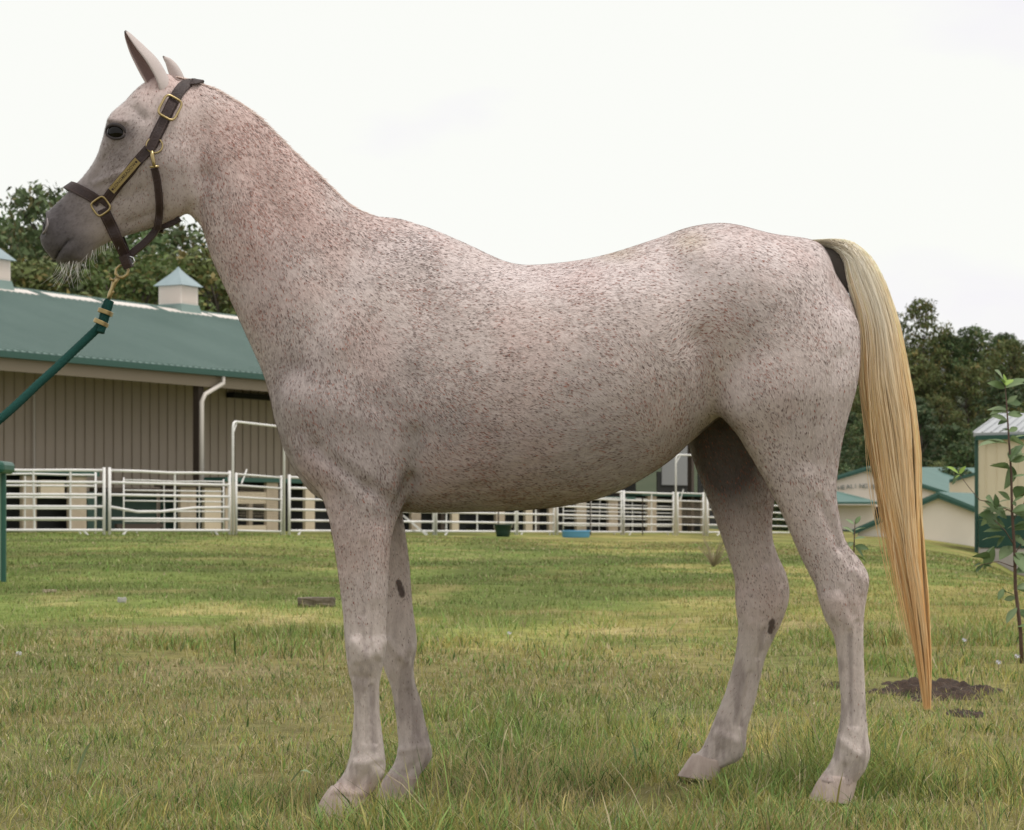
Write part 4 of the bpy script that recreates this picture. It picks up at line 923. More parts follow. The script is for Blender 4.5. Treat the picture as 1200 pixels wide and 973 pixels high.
hoof([(812,883,850,893,.135,.026,2,2,0),(806,890.5,846,900,.135,.030,2,2.2,0),(800,900,842,907,.135,.0335,2,2.5,0),(794.5,908,840,912.5,.135,.036,2,2.7,0),(794.2,909.2,840,913.7,.135,.0361,2,2.7,0)])

def ear(cs, rs, yc, o_dir, gap=1.0, flat=.8):
    n = 24; C_ = crom([[a, b_, r] for (a, b_), r in zip(cs, rs)], 5); V = []; cols = []; k = len(C_); inner = []
    pts = [HL(a, b_, yc) for a, b_, _ in C_]; od = Vector(o_dir).normalized()
    for i in range(k):
        ax = Vector(pts[min(i + 1, k - 1)] - pts[max(i - 1, 0)]).normalized(); o1 = (od - ax * od.dot(ax)).normalized(); p1 = ax.cross(o1)
        r = max(C_[i][2], .6) / 455.0; q = i / (k - 1); gp = gap * (.35 + .65 * sstep(0.0, .35, q) * (1 - .3 * q)) 
        for side in (0, 1):
            rr = r if side == 0 else r * .80
            for j in range(n):
                ph = gp / 2 + (2 * math.pi - gp) * j / (n - 1); 
                V.append(tuple(Vector(pts[i]) + o1 * (math.cos(ph) * rr) + p1 * (math.sin(ph) * rr * flat)))
                cols.append((.50,.425,.40) if side == 0 else (.42,.30,.28))
        if q > .93:
            for m_ in range(-2 * n, 0): cols[m_] = (.22,.19,.18)
    Fs = []
    for i in range(k - 1):
        a = i * 2 * n; b_ = (i + 1) * 2 * n
        for j in range(n - 1):
            Fs.append((a + j, a + j + 1, b_ + j + 1, b_ + j)); Fs.append((a + n + j + 1, a + n + j, b_ + n + j, b_ + n + j + 1))
        Fs.append((a + n, a, b_, b_ + n)); Fs.append((a + n - 1, a + 2*n - 1, b_ + 2*n - 1, b_ + n - 1))
    t = (k - 1) * 2 * n
    for j in range(n - 1): Fs.append((t + j + 1, t + j, t + n + j, t + n + j + 1))
    return hmesh('ear', V, Fs, mcoat, cols=cols)
ear([(199,122),(192,108),(184,94),(174,77),(162.5,61),(154.5,49),(149.5,41),(146.5,36)], [8,13.5,15,15,11.5,7.6,4.4,1.2], -.045, (-.72,-.7,.1), 1.7)
ear([(216,114),(212,102),(208,92),(203,81),(198,73),(194,69),(191,66)], [5,7.5,9,8,5.5,3.2,1], .045, (-.6,.8,.1), 1.2)

# eyes with lids
m_eye = mat_new('eye', (.005,.004,.0035), .05, 0, .22)
m_lid = mat_new('eyelid_skin', (.05,.042,.042), .7, 0, .2)
def eye(mirror):
    h = hit(135.5, 155); P = Vector(h[0]); nrm = Vector((h[1].x * .5, h[1].y, h[1].z * .2)).normalized()
    ex = Vector((-.96, 0, .18)).normalized(); ex = (ex - nrm * ex.dot(nrm)).normalized(); ey = nrm.cross(ex); 
    if ey.z < 0: ey = -ey
    bmx = bmesh.new(); bmesh.ops.create_uvsphere(bmx, u_segments=28, v_segments=18, radius=1.0)
    c = P - nrm * .008
    V = [c + ex * (v.co.x * .0235) + ey * (v.co.y * .0205) + nrm * (v.co.z * .0185) for v in bmx.verts]; Fs = [tuple(v.index for v in f.verts) for f in bmx.faces]; bmx.free()
    if mirror: V = [Vector((v.x, -v.y, v.z)) for v in V]; Fs = [f[::-1] for f in Fs]
    hmesh('eye', V, Fs, m_eye)
    for up in (1, -1):
        pts = []; rad = []
        for k in range(15):
            a = math.pi * k / 14; x = math.cos(a) * .0255; y = math.sin(a) * (.0185 if up > 0 else .0165) * up
            pts.append(c + ex * x + ey * y + nrm * (.0075 + .004 * math.sin(a))); rad.append(.0022 + (.0030 if up > 0 else .0015) * math.sin(a))
        if mirror: pts = [Vector((p.x, -p.y, p.z)) for p in pts]
        m = MB().tube(pts, rad, 10); hmesh('eyelid', m.v, m.f, m_lid)
eye(False); eye(True)
# nostril rims: dark flared opening
def nostril(s):
    pts = [HL(u, v, 0) for u, v in ((51.5,250),(54,254),(55,261),(53.5,269),(50,275),(48,270),(47.6,261),(49,253.5))]
    res = []
    for (u, v) in ((52.5,251.5),(55.5,256),(56,263),(54,270),(50.5,274)):
        h = hit(u, v)
        if h: res.append(Vector((h[0].x, h[0].y * 1 , h[0].z)) + Vector(h[1]) * .0008)
    if len(res) > 2:
        if s < 0: res = [Vector((p.x, -p.y, p.z)) for p in res]
        m = MB().tube(res, [.0015, .0032, .0036, .003, .0012][:len(res)], 8); hmesh('nostril_rim', m.v, m.f, mat_new('muzzle_skin', (.22,.19,.19), .6))
nostril(1); nostril(-1)

# ---- tail
TR = np.array([(944,284,2.5,.012),(962,284.5,4,.022),(980,286,6.5,.028),(997,294,11,.036),(1010,320,20.5,.046),(1029,378,24,.052),(1037,448,30,.055),(1046.5,512,29,.052),(1057,596,23,.046),(1065,653,19,.040),(1074,707,15,.032),(1083,777,10,.022),(1087,832,5,.014)], float)
TRs = crom(TR, 4)
def tail():
    n = 7500; S = 20; tt = np.linspace(0, len(TRs) - 1, 400)
    cu = np.stack([np.interp(tt, np.arange(len(TRs)), TRs[:, k]) for k in range(4)], 1)
    W3 = np.array([HL(a, b_, 0.0) for a, b_ in cu[:, :2]]); L = np.concatenate([[0], np.cumsum(np.linalg.norm(np.diff(W3, axis=0), axis=1))]); q = L / L[-1]
    f = lambda s, k: np.interp(s, q, cu[:, k])
    V = np.zeros((n, S + 1, 2, 3)); Cc = np.zeros((n, S + 1, 2, 3))
    ang = rng.random(n) * 2 * np.pi; rad = np.sqrt(rng.random(n)) ** .7; A = np.cos(ang) * rad; B = np.sin(ang) * rad
    s0 = rng.random(n) ** 2.2 * .18; s1 = 1 - rng.random(n) ** 1.6 * .5; s1 = np.where(rng.random(n) < .5, np.maximum(s1, .84 - .12 * rng.random(n)), s1)
    stray = rng.random(n) < .02; s1 = np.where(stray, .55 + .35 * rng.random(n), s1); A = np.where(stray & (A > -.3), A * .5 - .5, A)
    w = .0005 + .0008 * rng.random(n); tone = .88 + .24 * rng.random(n); red = rng.random(n) ** 2
    lock = np.floor((ang * 3.2 + rad * 4)).astype(int); lt_ = np.random.default_rng(2).random(64)[lock % 64]; lph = np.random.default_rng(4).random(64)[lock % 64] * 6.28
    ph = rng.random(n) * 6.28
    lc = np.random.default_rng(8).normal(size=(64, 2)) * .55; LA = lc[lock % 64, 0]; LB = lc[lock % 64, 1]
    for k in range(S + 1):
        s = s0 + (s1 - s0) * k / S; cuu = f(s, 0); cvv = f(s, 1); hh = f(s, 2); dd = f(s, 3)
        # strands gather into locks towards the tip
        g_ = sstep(.55, .95, s) * .35; a = A * (1 - g_) + np.clip(LA, -1, 1) * g_; b_ = B * (1 - g_) + np.clip(LB, -1, 1) * g_
        a = a + .10 * np.sin(s * 9 + lph) * sstep(.2, .6, s) + .03 * np.sin(s * 31 + ph)
        a = np.where(stray, a - .9 * sstep(.3, .9, s) * (.3 + red), a)
        ds = .01; tu = f(np.minimum(s + ds, 1), 0) - f(s - ds, 0); tv = f(np.minimum(s + ds, 1), 1) - f(s - ds, 1); tl = np.hypot(tu, tv) + 1e-6; tu /= tl; tv /= tl
        u = cuu + (-tv) * (-1) * 0 + tv * a * hh; v = cvv - tu * a * hh
        P_ = np.empty((n, 3)); kk = (u - 600) / F_PX; yl = b_ * dd; xl = (kk * (HD + yl * _c) + yl * _s) / (_c - kk * _s); Y = HD + xl * _s + yl * _c
        P_[:, 0] = xl; P_[:, 1] = yl; P_[:, 2] = CAM_Z - (v - HZ) / F_PX * Y
        wv = np.stack([np.cos(ph) , np.sin(ph), 0 * ph], 1); wv[:, 0] = np.where(np.abs(wv[:, 0]) < .45, .45, wv[:, 0]); tp = np.where(k == S, .1, 1.0)
        V[:, k, 0] = P_ - wv * (w * tp)[:, None]; V[:, k, 1] = P_ + wv * (w * tp)[:, None]
        c0 = np.array((.95,.88,.76)); c1 = np.array((.94,.75,.49)); c2 = np.array((.95,.62,.28)); m1 = sstep(.08, .42, s + (lt_ - .5) * .2); m2 = sstep(.40, .9, s + (red - .4) * .35 + (lt_ - .5) * .35 - .10 * a)
        c = c0[None] * (1 - m1[:, None]) + c1[None] * m1[:, None]; c = c * (1 - .72 * m2[:, None]) + c2[None] * (.72 * m2[:, None]); c = c * tone[:, None] * (.90 + .2 * lt_)[:, None]
        dk = (1 - sstep(.02, .08, s)) * (a < -.5) * .4; c = c * (1 - dk[:, None]) + np.array((.18,.16,.14)) * dk[:, None]
        Cc[:, k, 0] = c; Cc[:, k, 1] = c
    V = V.reshape(-1, 3); i0 = (np.arange(n) * (S + 1) * 2)[:, None] + (np.arange(S) * 2)[None]; i0 = i0.ravel()
    Fq = np.stack([i0, i0 + 1, i0 + 3, i0 + 2], 1)
    m = mat_attr('tail_hair', .45, .4, .25)
    o = hmesh('tail', V, Fq, m, cols=np.clip(Cc.reshape(-1, 3), 0, 1), smooth=False)
    rows = [(r[0] - 0, r[1] - r[2] * .72 if i < 8 else r[1], r[0], r[1] + r[2] * .72, 0, max(r[3] * .7, .006), 2, 2, 0) for i, r in enumerate(TR[:3])]
    rows = [(944,288,944,310,0,.030,2,2,0),(964,288,962,314,0,.022,2,2,0),(980,291,974,324,0,.015,2,2,0),(995,304,986,338,0,.012,2,2,0),(1014,345,1000,350,0,.017,2,2,0),(1024,385,1014,388,0,.012,2,2,0)]
    V2, T2, Q2 = loft(rows, 4, 16); hmesh('dock', V2, [tuple(t) for t in T2] + [tuple(q_) for q_ in Q2], mat_new('dock_skin', (.085,.07,.062), .85))
tail()

# ---- coat hair: flecks and pale hairs lying along the coat
FLOW = np.array([(150,170,-.65,.75),(90,240,-.8,.55),(200,200,.1,1),(250,150,.75,.65),(250,230,.35,1),(300,300,.35,1),(340,220,.75,.7),(400,300,.7,.7),(330,430,.15,1),(400,430,.35,1),(430,540,.35,1),(350,520,.3,1),
 (480,300,.95,.35),(500,400,.9,.45),(480,520,.5,.8),(560,350,1,.2),(600,450,1,.28),(560,560,1,.1),(700,350,1,.12),(700,450,.85,.5),(700,540,1,-.15),(760,420,.55,.85),(790,480,.35,.95),(800,400,.55,-.8),(830,430,.3,.9),(830,300,.9,.3),(900,300,.9,.45),
 (900,400,.75,.75),(980,360,.3,1),(950,480,.15,1),(880,500,.5,.9),(420,650,.05,1),(425,800,.05,1),(420,920,-.4,.9),(470,700,.1,1),(485,850,.2,1),(945,640,.4,1),(990,700,.1,1),(998,850,0,1),(975,920,-.4,.9),(860,600,.2,1),(890,690,.2,1),(870,800,-.4,1),(820,890,-.5,.8)], float)
def coat():
    me = bme; me.calc_loop_triangles(); nt_ = len(me.loop_triangles); T = np.empty(nt_ * 3, np.int32); me.loop_triangles.foreach_get('vertices', T); T = T.reshape(-1, 3)
    nn_ = np.empty(nv * 3, np.float32); me.vertices.foreach_get('normal', nn_); nn_ = nn_.reshape(-1, 3)
    A_, B_, C_ = co2[T[:, 0]], co2[T[:, 1]], co2[T[:, 2]]; area = np.linalg.norm(np.cross(B_ - A_, C_ - A_), axis=1) / 2; cdf = np.cumsum(area); cdf /= cdf[-1]
    def sample(n):
        t = np.searchsorted(cdf, rng.random(n)); r1 = np.sqrt(rng.random(n)); r2 = rng.random(n); w = np.stack([1 - r1, r1 * (1 - r2), r1 * r2], 1)
        P = (co2[T[t]] * w[:, :, None]).sum(1); Nn = (nn_[T[t]] * w[:, :, None]).sum(1); Nn /= np.linalg.norm(Nn, axis=1)[:, None]; cc = (col[T[t]] * w[:, :, None]).sum(1); return P, Nn, cc
    Vs = []; Cs = []
    def emit(P, Nn, L, w, c, lift):
        m = P.copy(); m[:, 1] = np.where(m[:, 1] > .03, m[:, 1], m[:, 1]); u, v = to_uv(m)
        d2 = (u[:, None] - FLOW[None, :, 0]) ** 2 + (v[:, None] - FLOW[None, :, 1]) ** 2; wt = 1 / (d2 + 300) ** 1.6; fu = (wt * FLOW[None, :, 2]).sum(1); fv = (wt * FLOW[None, :, 3]).sum(1)
        F = np.stack([fu, 0 * fu, -fv], 1); F += rng.normal(size=F.shape) * .22 * np.linalg.norm(F, axis=1)[:, None]; F -= Nn * (F * Nn).sum(1)[:, None]; F /= np.linalg.norm(F, axis=1)[:, None] + 1e-9
        S_ = np.cross(Nn, F); h = L[:, None] / 2; base = P + Nn * .0004
        q = np.stack([base - F * h, base + S_ * w[:, None] / 2 + Nn * .0007, base + F * h + Nn * lift, base - S_ * w[:, None] / 2 + Nn * .0007], 1); Vs.append(q.reshape(-1, 3)); Cs.append(np.repeat(c, 4, 0))
    # pale hairs
    for chunk in range(5):
        P, Nn, c = sample(36000); n = len(P); u, v = to_uv(P); small = np.where((u < 235) & (v < 330), .62, 1.0) * np.where(v > 700, .7, 1)
        k = (.74 + .56 * rng.random(n))[:, None]; emit(P, Nn, (.008 + .010 * rng.random(n)) * small, (.0009 + .0007 * rng.random(n)) * small, np.clip(c * k, 0, .8), .0012)
    # flecks
    for chunk in range(6):
        P, Nn, c = sample(36000); n = len(P); u, v = to_uv(P)
        dens = np.full(n, .50); 
        for (a, b_, su, sv, k) in ((290,250,80,110,.40),(420,420,110,110,.25),(600,480,160,90,.35),(750,450,70,80,.25),(860,360,60,60,.15),(200,180,40,60,.15),(560,580,160,30,.2),(980,500,30,120,-.15),(780,300,120,25,-.2),(900,300,90,40,-.25),(650,320,120,20,-.2),(990,400,30,80,-.25),(280,180,70,60,.3),(945,600,50,60,.1)): dens += k * np.exp(-((u - a) / su) ** 2 - ((v - b_) / sv) ** 2)
        nz_ = fbm(P * 13 + 40, 3); dens *= np.clip(.65 + (nz_ - .45) * 3.0, .22, 1.5)
        dens *= np.where(v > 650, 1 - .9 * sstep(650, 760, v), 1); dens *= np.where(u < 235, np.where(v < 330, 1.15, 1), 1); dens *= np.where((u < 120) & (v < 330), .0, 1)
        keep = rng.random(n) < dens * .82; P, Nn, c, u, v = P[keep], Nn[keep], c[keep], u[keep], v[keep]; n = len(P)
        small = np.where((u < 235) & (v < 330), .6, 1.0) * np.where(v > 600, .75, 1)
        big = np.where(rng.random(n) < .10, 1.6, 1.0)
        rust = np.clip(.35 + .5 * np.exp(-((u - 300) / 90) ** 2 - ((v - 230) / 110) ** 2) + .35 * np.exp(-((u - 760) / 130) ** 2 - ((v - 380) / 120) ** 2) + (fbm(P * 8 + 3, 2) - .5) * 1.2, 0, 1)
        isr = rng.random(n) < rust; cr_ = np.where(isr[:, None], np.array((.27,.115,.085))[None], np.array((.15,.105,.095))[None]) * (.7 + .7 * rng.random(n))[:, None]
        bl_ = rng.random(n)[:, None] * .65; cr_ = cr_ * (1 - bl_) + c * bl_
        emit(P, Nn, (.0055 + .0065 * rng.random(n)) * small * np.sqrt(big), (.0017 + .0013 * rng.random(n)) * small * big, cr_, .0009)
    V = np.concatenate(Vs); Cc = np.concatenate(Cs); Fq = np.arange(len(V)).reshape(-1, 4); print('coat quads', len(Fq))
    o = hmesh('coat_hair', V, Fq, mat_attr('coat_hair', .7, .15), cols=Cc, smooth=False); tag(o, kind='stuff')
coat()
# ---- whiskers
def mane():
    n = 5200; s = rng.random(n); CR = crom(np.array([(206,88),(222,93),(240,99),(262,109),(300,134),(340,173),(380,211),(410,239),(442,254),(466,259)], float), 8); k = np.linspace(0, 1, len(CR))
    u = np.interp(s, k, CR[:, 0]); v = np.interp(s, k, CR[:, 1]) + 2.5; s2 = np.minimum(s + .01, 1); tu = np.interp(s2, k, CR[:, 0]) - np.interp(s - .01, k, CR[:, 0]); tv = np.interp(s2, k, CR[:, 1]) - np.interp(s - .01, k, CR[:, 1]); tl = np.hypot(tu, tv) + 1e-6
    tx = tu / tl; tz = -tv / tl; nx = -tz; nz = tx; B = np.array([HL(a, b_, 0.0) for a, b_ in zip(u, v)]); B[:, 1] += rng.normal(size=n) * .006
    L = (.006 + .011 * rng.random(n)) * (.6 + .4 * np.sin(s * 3.1)); side = rng.normal(size=n) * .35 + .45; T_ = np.stack([tx * .75 + nx * .45, side, tz * .75 + nz * .45], 1) + rng.normal(size=(n, 3)) * .18
    T_ /= np.linalg.norm(T_, axis=1)[:, None]; m = B + T_ * L[:, None] * .55; e = B + T_ * L[:, None] + np.stack([tx, .5 + 0 * tx, tz - .3], 1) * (L * .3)[:, None]; w = np.array((.0005, .0006, .0005))
    V = np.stack([B - w, B + w, m - w * .8, m + w * .8, e - w * .2, e + w * .2], 1).reshape(-1, 3); i = (np.arange(n) * 6)[:, None]; F = np.concatenate([i + np.array((0, 1, 3, 2)), i + np.array((2, 3, 5, 4))])
    c = np.where((rng.random(n) < .55)[:, None], np.array((.62,.50,.45))[None], np.array((.46,.33,.28))[None]) * (.8 + .4 * rng.random(n))[:, None]
    hmesh('mane', V, F, mat_attr('mane_hair', .6, .2), cols=np.repeat(c, 6, 0), smooth=False)
mane()
def whiskers():
    V = []; Fs = []; r = random.Random(3)
    for k in range(74):
        if k < 42: u, v = r.uniform(70, 108), 0; v = 309 - max(0, (u - 92)) * .75; du, dv = r.uniform(-24, 14), r.uniform(8, 32); yc = r.uniform(-.03, .03)
        else: u = r.uniform(105, 140); v = 298 - (u - 105) * .5; du, dv = r.uniform(-4, 6), r.uniform(4, 14); yc = r.uniform(-.03, .03)
        if r.random() < .2: du, dv = du * 1.3, dv * .8
        p = [HL(u, v - 3, yc), HL(u + du * .4, v + dv * .55, yc * 1.3), HL(u + du, v + dv, yc * 1.6 + r.uniform(-.01, .01))]; w = .00045
        b_ = len(V)
        for i, q in enumerate(p): V += [q - np.array((w * (1 - i * .35), 0, 0)), q + np.array((w * (1 - i * .35), 0, 0))]
        Fs += [(b_, b_+1, b_+3, b_+2), (b_+2, b_+3, b_+5, b_+4)]
    o = hmesh('whisker', V, Fs, mat_new('whisker_hair', (.70,.66,.62), .5), smooth=False); tag(o, kind='stuff')
whiskers()

# ================================================================== HALTER
halter = thing('halter', (0, HD, 0), 'brown stitched leather halter with brass buckles and name plate on the horse head', 'halter', rot=(0, 0, YAW))
m_lea = mat_noise('brown_leather', (.026,.014,.013), (.042,.023,.021), 30, .5, 0, .35, bump=.25, bscale=200); m_st = mat_new('stitching', (.13,.09,.075), .8)
m_brass = mat_noise('brass', (.36,.27,.13), (.50,.39,.20), 20, .34, .85)
def hp(u, v, y=None, n=None):
    if y is None:
        h = hit(u, v)
        if h: return np.array(h[0]), np.array(h[1])
        y = 0
    return HL(u, v, y), np.array(n if n is not None else (0, -1, 0), float)
def strap(name, pts, w_px, parent=halter, mirror=False, thick=.0035, lift=.003, stitch=True, taper=None, mat=None):
    PN = [hp(*p) for p in pts]; rows = crom(np.array([np.concatenate(a) for a in PN]), 6); k = len(rows); W_ = w_px / 455.0; P = rows[:, :3]; Nn = rows[:, 3:]; Nn = Nn / np.linalg.norm(Nn, axis=1)[:, None]
    if k > 6:
        for _ in range(3): P[1:-1] = .25 * P[:-2] + .5 * P[1:-1] + .25 * P[2:]; Nn[1:-1] = .25 * Nn[:-2] + .5 * Nn[1:-1] + .25 * Nn[2:]
    Tn = np.gradient(P, axis=0); Tn /= np.linalg.norm(Tn, axis=1)[:, None]; Nn = Nn - Tn * (Nn * Tn).sum(1)[:, None]; Nn /= np.linalg.norm(Nn, axis=1)[:, None]; S_ = np.cross(Tn, Nn)
    prof = [(-.5, 0), (-.5, .7), (-.44, 1), (.44, 1), (.5, .7), (.5, 0)]; V = []; Fs = []; m = len(prof)
    for i in range(k):
        for a, b_ in prof: V.append(P[i] + S_[i] * (a * W_) + Nn[i] * (lift - .002 + b_ * thick))
    for i in range(k - 1):
        for j in range(m):
            j2 = (j + 1) % m; Fs.append((i*m + j, i*m + j2, (i+1)*m + j2, (i+1)*m + j))
    Fs.append(tuple(range(m))); Fs.append(tuple((k-1)*m + j for j in range(m))[::-1])
    V = np.array(V)
    if mirror: V[:, 1] *= -1; Fs = [f[::-1] for f in Fs]
    o = mesh_np(name, V, Fs, mat or m_lea, parent, False); bmz = bmesh.new(); bmz.from_mesh(o.data); bmesh.ops.recalc_face_normals(bmz, faces=bmz.faces); bmz.to_mesh(o.data); bmz.free()
    if stitch and not mirror:
        m_ = MB()
        for sg in (-.36, .36):
            for i in range(0, k - 1):
                for q in (0, .5):
                    a = P[i] * (1 - q) + P[i+1] * q; b2 = a + (P[i+1] - P[i]) * .28
                    m_.beam(Vector(a + S_[i] * sg * W_ + Nn[i] * (lift - .002 + thick)), Vector(b2 + S_[i] * sg * W_ + Nn[i] * (lift - .002 + thick)), .0008, .0008, up=Vector(Nn[i]))
        so_ = mesh_np('stitching', np.array([tuple(v) for v in m_.v]), m_.f, m_st, o); tag(so_, kind='stuff')
    return o
def ringpts(c, ex, ey, rx, ry, n=28, sq=2.0):
    return [Vector(c) + ex * (math.copysign(abs(math.cos(a)) ** (2 / sq), math.cos(a)) * rx) + ey * (math.copysign(abs(math.sin(a)) ** (2 / sq), math.sin(a)) * ry) for a in np.linspace(0, 2 * math.pi, n, endpoint=False)]
def ring(name, u, v, rx, ry, rot, r_mm, sq=2.0, out_=.006, mirror=False, parent=halter, y=None):
    p, n = hp(u, v, y); n = Vector(n); ex = Vector((math.cos(R(rot)), 0, math.sin(R(rot)))); ex = (ex - n * ex.dot(n)).normalized(); ey = n.cross(ex)
    pts = ringpts(Vector(p) + n * out_, ex, ey, rx / 455, ry / 455, 32, sq)
    if mirror: pts = [Vector((q.x, -q.y, q.z)) for q in pts]
    m = MB().tube(pts, r_mm / 1000, 8, closed=True); return mesh_np(name, np.array([tuple(q) for q in m.v]), m.f, m_brass, parent, True)
for mir_ in (False, True):
    strap('crown_strap', [(233,95,0,(.1,-.35,1)),(228.5,96.2,-.020,(.1,-.6,.8)),(223,97.5),(217,100),(210,107),(204,117),(197,131),(191,144),(184,158),(178,171)], 13, mirror=mir_)
    strap('cheek_strap', [(178,171),(170,180),(160,191),(150,203),(139,216),(129,229),(121,240)], 12, mirror=mir_)
    strap('nose_strap', [(80,217.5,0,(-.6,0,.8)),(84,219,-.022,(-.5,-.6,.6)),(91,222),(99,226),(108,231),(117,237)], 12.5, mirror=mir_)
    strap('chin_strap', [(121,245),(126,256),(131,266),(137,279,-.038,(-.3,-.9,0)),(143,291,-.020,(-.3,-.9,-.2)),(149,304,-.006,(-.3,-.9,-.3))], 13.5, mirror=mir_)
    strap('throat_strap', [(181,197),(184,210),(186,225),(187,240),(186.5,252),(185,262,-.035,(.2,-.9,-.2)),(184,268,-.028,(.2,-.9,-.3))], 8.5, mirror=mir_, thick=.006)
    ring('buckle' , 198.5, 127.5, 13.5, 10.5, 62, 3.3, 4.5, .008, mir_)
    ring('halter_ring', 181, 171, 9, 8.5, 0, 2.4, 2.0, .004, mir_)
    ring('square_ring', 119, 241.5, 9.5, 9, 35, 2.8, 4.0, .008, mir_)
    if not mir_: strap('buckle_strap', [(201,121),(197,130),(193,139),(188,150),(183,160),(177.5,172),(175,177)], 10.5, thick=.004, lift=.008)
strap('jaw_strap', [(186,264,0,(0,-1,0)),(178,276,0,(0,-1,0)),(168,286,0,(0,-1,0)),(158,294,0,(0,-1,0)),(150,302,0,(0,-1,0))], 8.5, thick=.014, lift=-.004, stitch=False)
strap('jaw_strap', [(186,266,0,(0,-1,0)),(194,264.5,-.004,(0,-1,0)),(203,261,-.006,(0,-1,0)),(211,256,-.01,(0,-1,0))], 7, thick=.008, lift=0, stitch=False)
strap('keeper', [(146,299,-.022,(-.3,-.9,0)),(149,306,-.02,(-.3,-.9,0)),(152,313,-.016,(-.3,-.9,0))], 11, thick=.022, lift=-.002, stitch=False)
# brass snap on the throat strap
def tubeH(name, pts, r, parent, mat=None, n=8):
    q = [Vector(HL(a, b_, c)) for a, b_, c in pts]; m = MB().tube(q, r, n); return mesh_np(name, np.array([tuple(v) for v in m.v]), m.f, mat or m_brass, parent, True)
_y0 = float(hit(180, 186)[0].y)
tubeH('throat_snap', [(178,177,_y0-.012),(178.5,183,_y0-.012),(180,190,_y0-.010),(181,196,_y0-.008)], [.004,.0055,.0045,.0045], halter)
tubeH('snap_bar', [(175.5,196,_y0-.009),(186.5,195,_y0-.009)], .003, halter)
tubeH('dee_ring', [(150,300,-.03),(156,302,-.03),(158,307,-.028),(155,310,-.026),(149,309,-.028)], .002, halter, mat_new('steel_ring', (.7,.7,.7), .25, 1))
# name plate with its lettering
def plate():
    c0, n0 = hp(148, 205.5); a, _1 = hp(132.5, 223.5); b_, _2 = hp(163.5, 187.5); n = Vector((_1 + _2) / 2).normalized(); ex = Vector(b_ - a).normalized(); n = (n - ex * n.dot(ex)).normalized(); ey = n.cross(ex)
    if ey.z < 0: ey = -ey; 
    zz = ex.cross(ey); c = (Vector(a) + Vector(b_)) / 2; n_out = n
    # lift it clear of the strap
    off = max((Vector(hp(u, v)[0]) - c).dot(n_out) for u, v in ((140,214.5),(148,205.5),(156,196.5))) + .0062
    M = Matrix((( ex.x, ey.x, n_out.x, 0), (ex.y, ey.y, n_out.y, 0), (ex.z, ey.z, n_out.z, 0), (0,0,0,1))); M.translation = c + n_out * off
    Lh = (Vector(b_) - Vector(a)).length / 2; wh = 4.4 / 455
    m = MB().box((-Lh, -wh, 0), (Lh, wh, .0016), M); pl = mesh_np('name_plate', np.array([tuple(v) for v in m.v]), m.f, m_brass, halter)
    cu = bpy.data.curves.new('lettering', 'FONT'); cu.body = 'LONGMEADOW'; cu.size = .0108; cu.extrude = .0003; cu.align_x = 'CENTER'; cu.align_y = 'CENTER'; cu.space_character = 1.12; cu.offset = .0002
    o = bpy.data.objects.new('lettering', cu); cu.materials.append(mat_new('engraving', (.07,.045,.02), .6)); link(o); bpy.context.view_layer.update(); me_ = bpy.data.meshes.new_from_object(o); bpy.data.objects.remove(o); o = bpy.data.objects.new('lettering', me_); link(o, pl); o.matrix_local = M @ Matrix.Translation((0, 0, .0018))
    for s in (-1, 1):
        m = MB().tube([M @ Vector((s * (Lh - .006), 0, .001)), M @ Vector((s * (Lh - .006), 0, .003))], .0028, 10); mesh_np('rivet', np.array([tuple(v) for v in m.v]), m.f, m_lea, pl)
plate()

# ================================================================== LEAD ROPE
rope = thing('lead_rope', (0, HD, 0), 'dark green lead rope with a brass snap and clamps hanging from the halter', 'lead rope', rot=(0, 0, YAW))
hk = [(149,313,-.004),(150.5,317,-.004),(149,322,-.004),(144,325.5,-.004),(139,325,-.004),(135.5,321,-.004),(136,315.5,-.004),(140,311.5,-.004),(145,310.5,-.004)]
tubeH('snap_hook', hk, [.0030,.0036,.0042,.0046,.0046,.0042,.0036,.0030,.0026], rope)
tubeH('snap_body', [(139,325,-.004),(134,331,-.004),(131.5,338,-.004),(129,345,-.004),(126.5,353,-.004)], [.006,.0075,.005,.0065,.004], rope)
tubeH('snap_button', [(133,329,-.012),(128.5,326.5,-.012)], .0035, rope)
tubeH('snap_swivel', [(133.5,341,-.004),(127.5,346,-.004)], .0045, rope)
m_rope = mat_noise('green_rope', (.010,.055,.045), (.020,.095,.078), 300, .8, 0, .2, bump=.8, bscale=500)
rp = crom(np.array([(128,352,-.004),(124,360,-.006),(121,372,-.01),(116,383,-.015),(103,396,-.03),(86,412,-.05),(66,431,-.08),(45,450,-.11),(24,470,-.14),(4,488,-.17),(-20,508,-.20),(-44,534,-.22),(-62,572,-.23),(-70,640,-.23),(-72,760,-.23)], float), 6)
P_ = np.array([HL(a, b_, c) for a, b_, c in rp]); NR = 14
# braided surface: ring radius ripples along the rope
def ropemesh(P_, r):
    pts = crom(P_, 5); L = np.concatenate([[0], np.cumsum(np.linalg.norm(np.diff(pts, axis=0), axis=1))]); V = []; Fs = []; k = len(pts); T = np.gradient(pts, axis=0); T /= np.linalg.norm(T, axis=1)[:, None]; prev = np.array((0, 1., 0))
    for i in range(k):
        nrm = prev - T[i] * (prev @ T[i]); nrm /= np.linalg.norm(nrm); prev = nrm; bn = np.cross(T[i], nrm)
        for j in range(NR):
            a = 2 * math.pi * j / NR; rr = r * (1 + .055 * math.sin(L[i] * 520 + 5 * a)); V.append(pts[i] + (nrm * math.cos(a) + bn * math.sin(a)) * rr)
    for i in range(k - 1):
        for j in range(NR): j2 = (j + 1) % NR; Fs.append((i*NR+j, i*NR+j2, (i+1)*NR+j2, (i+1)*NR+j))
    Fs.append(tuple(range(NR))[::-1]); Fs.append(tuple((k-1)*NR + j for j in range(NR))); return V, Fs
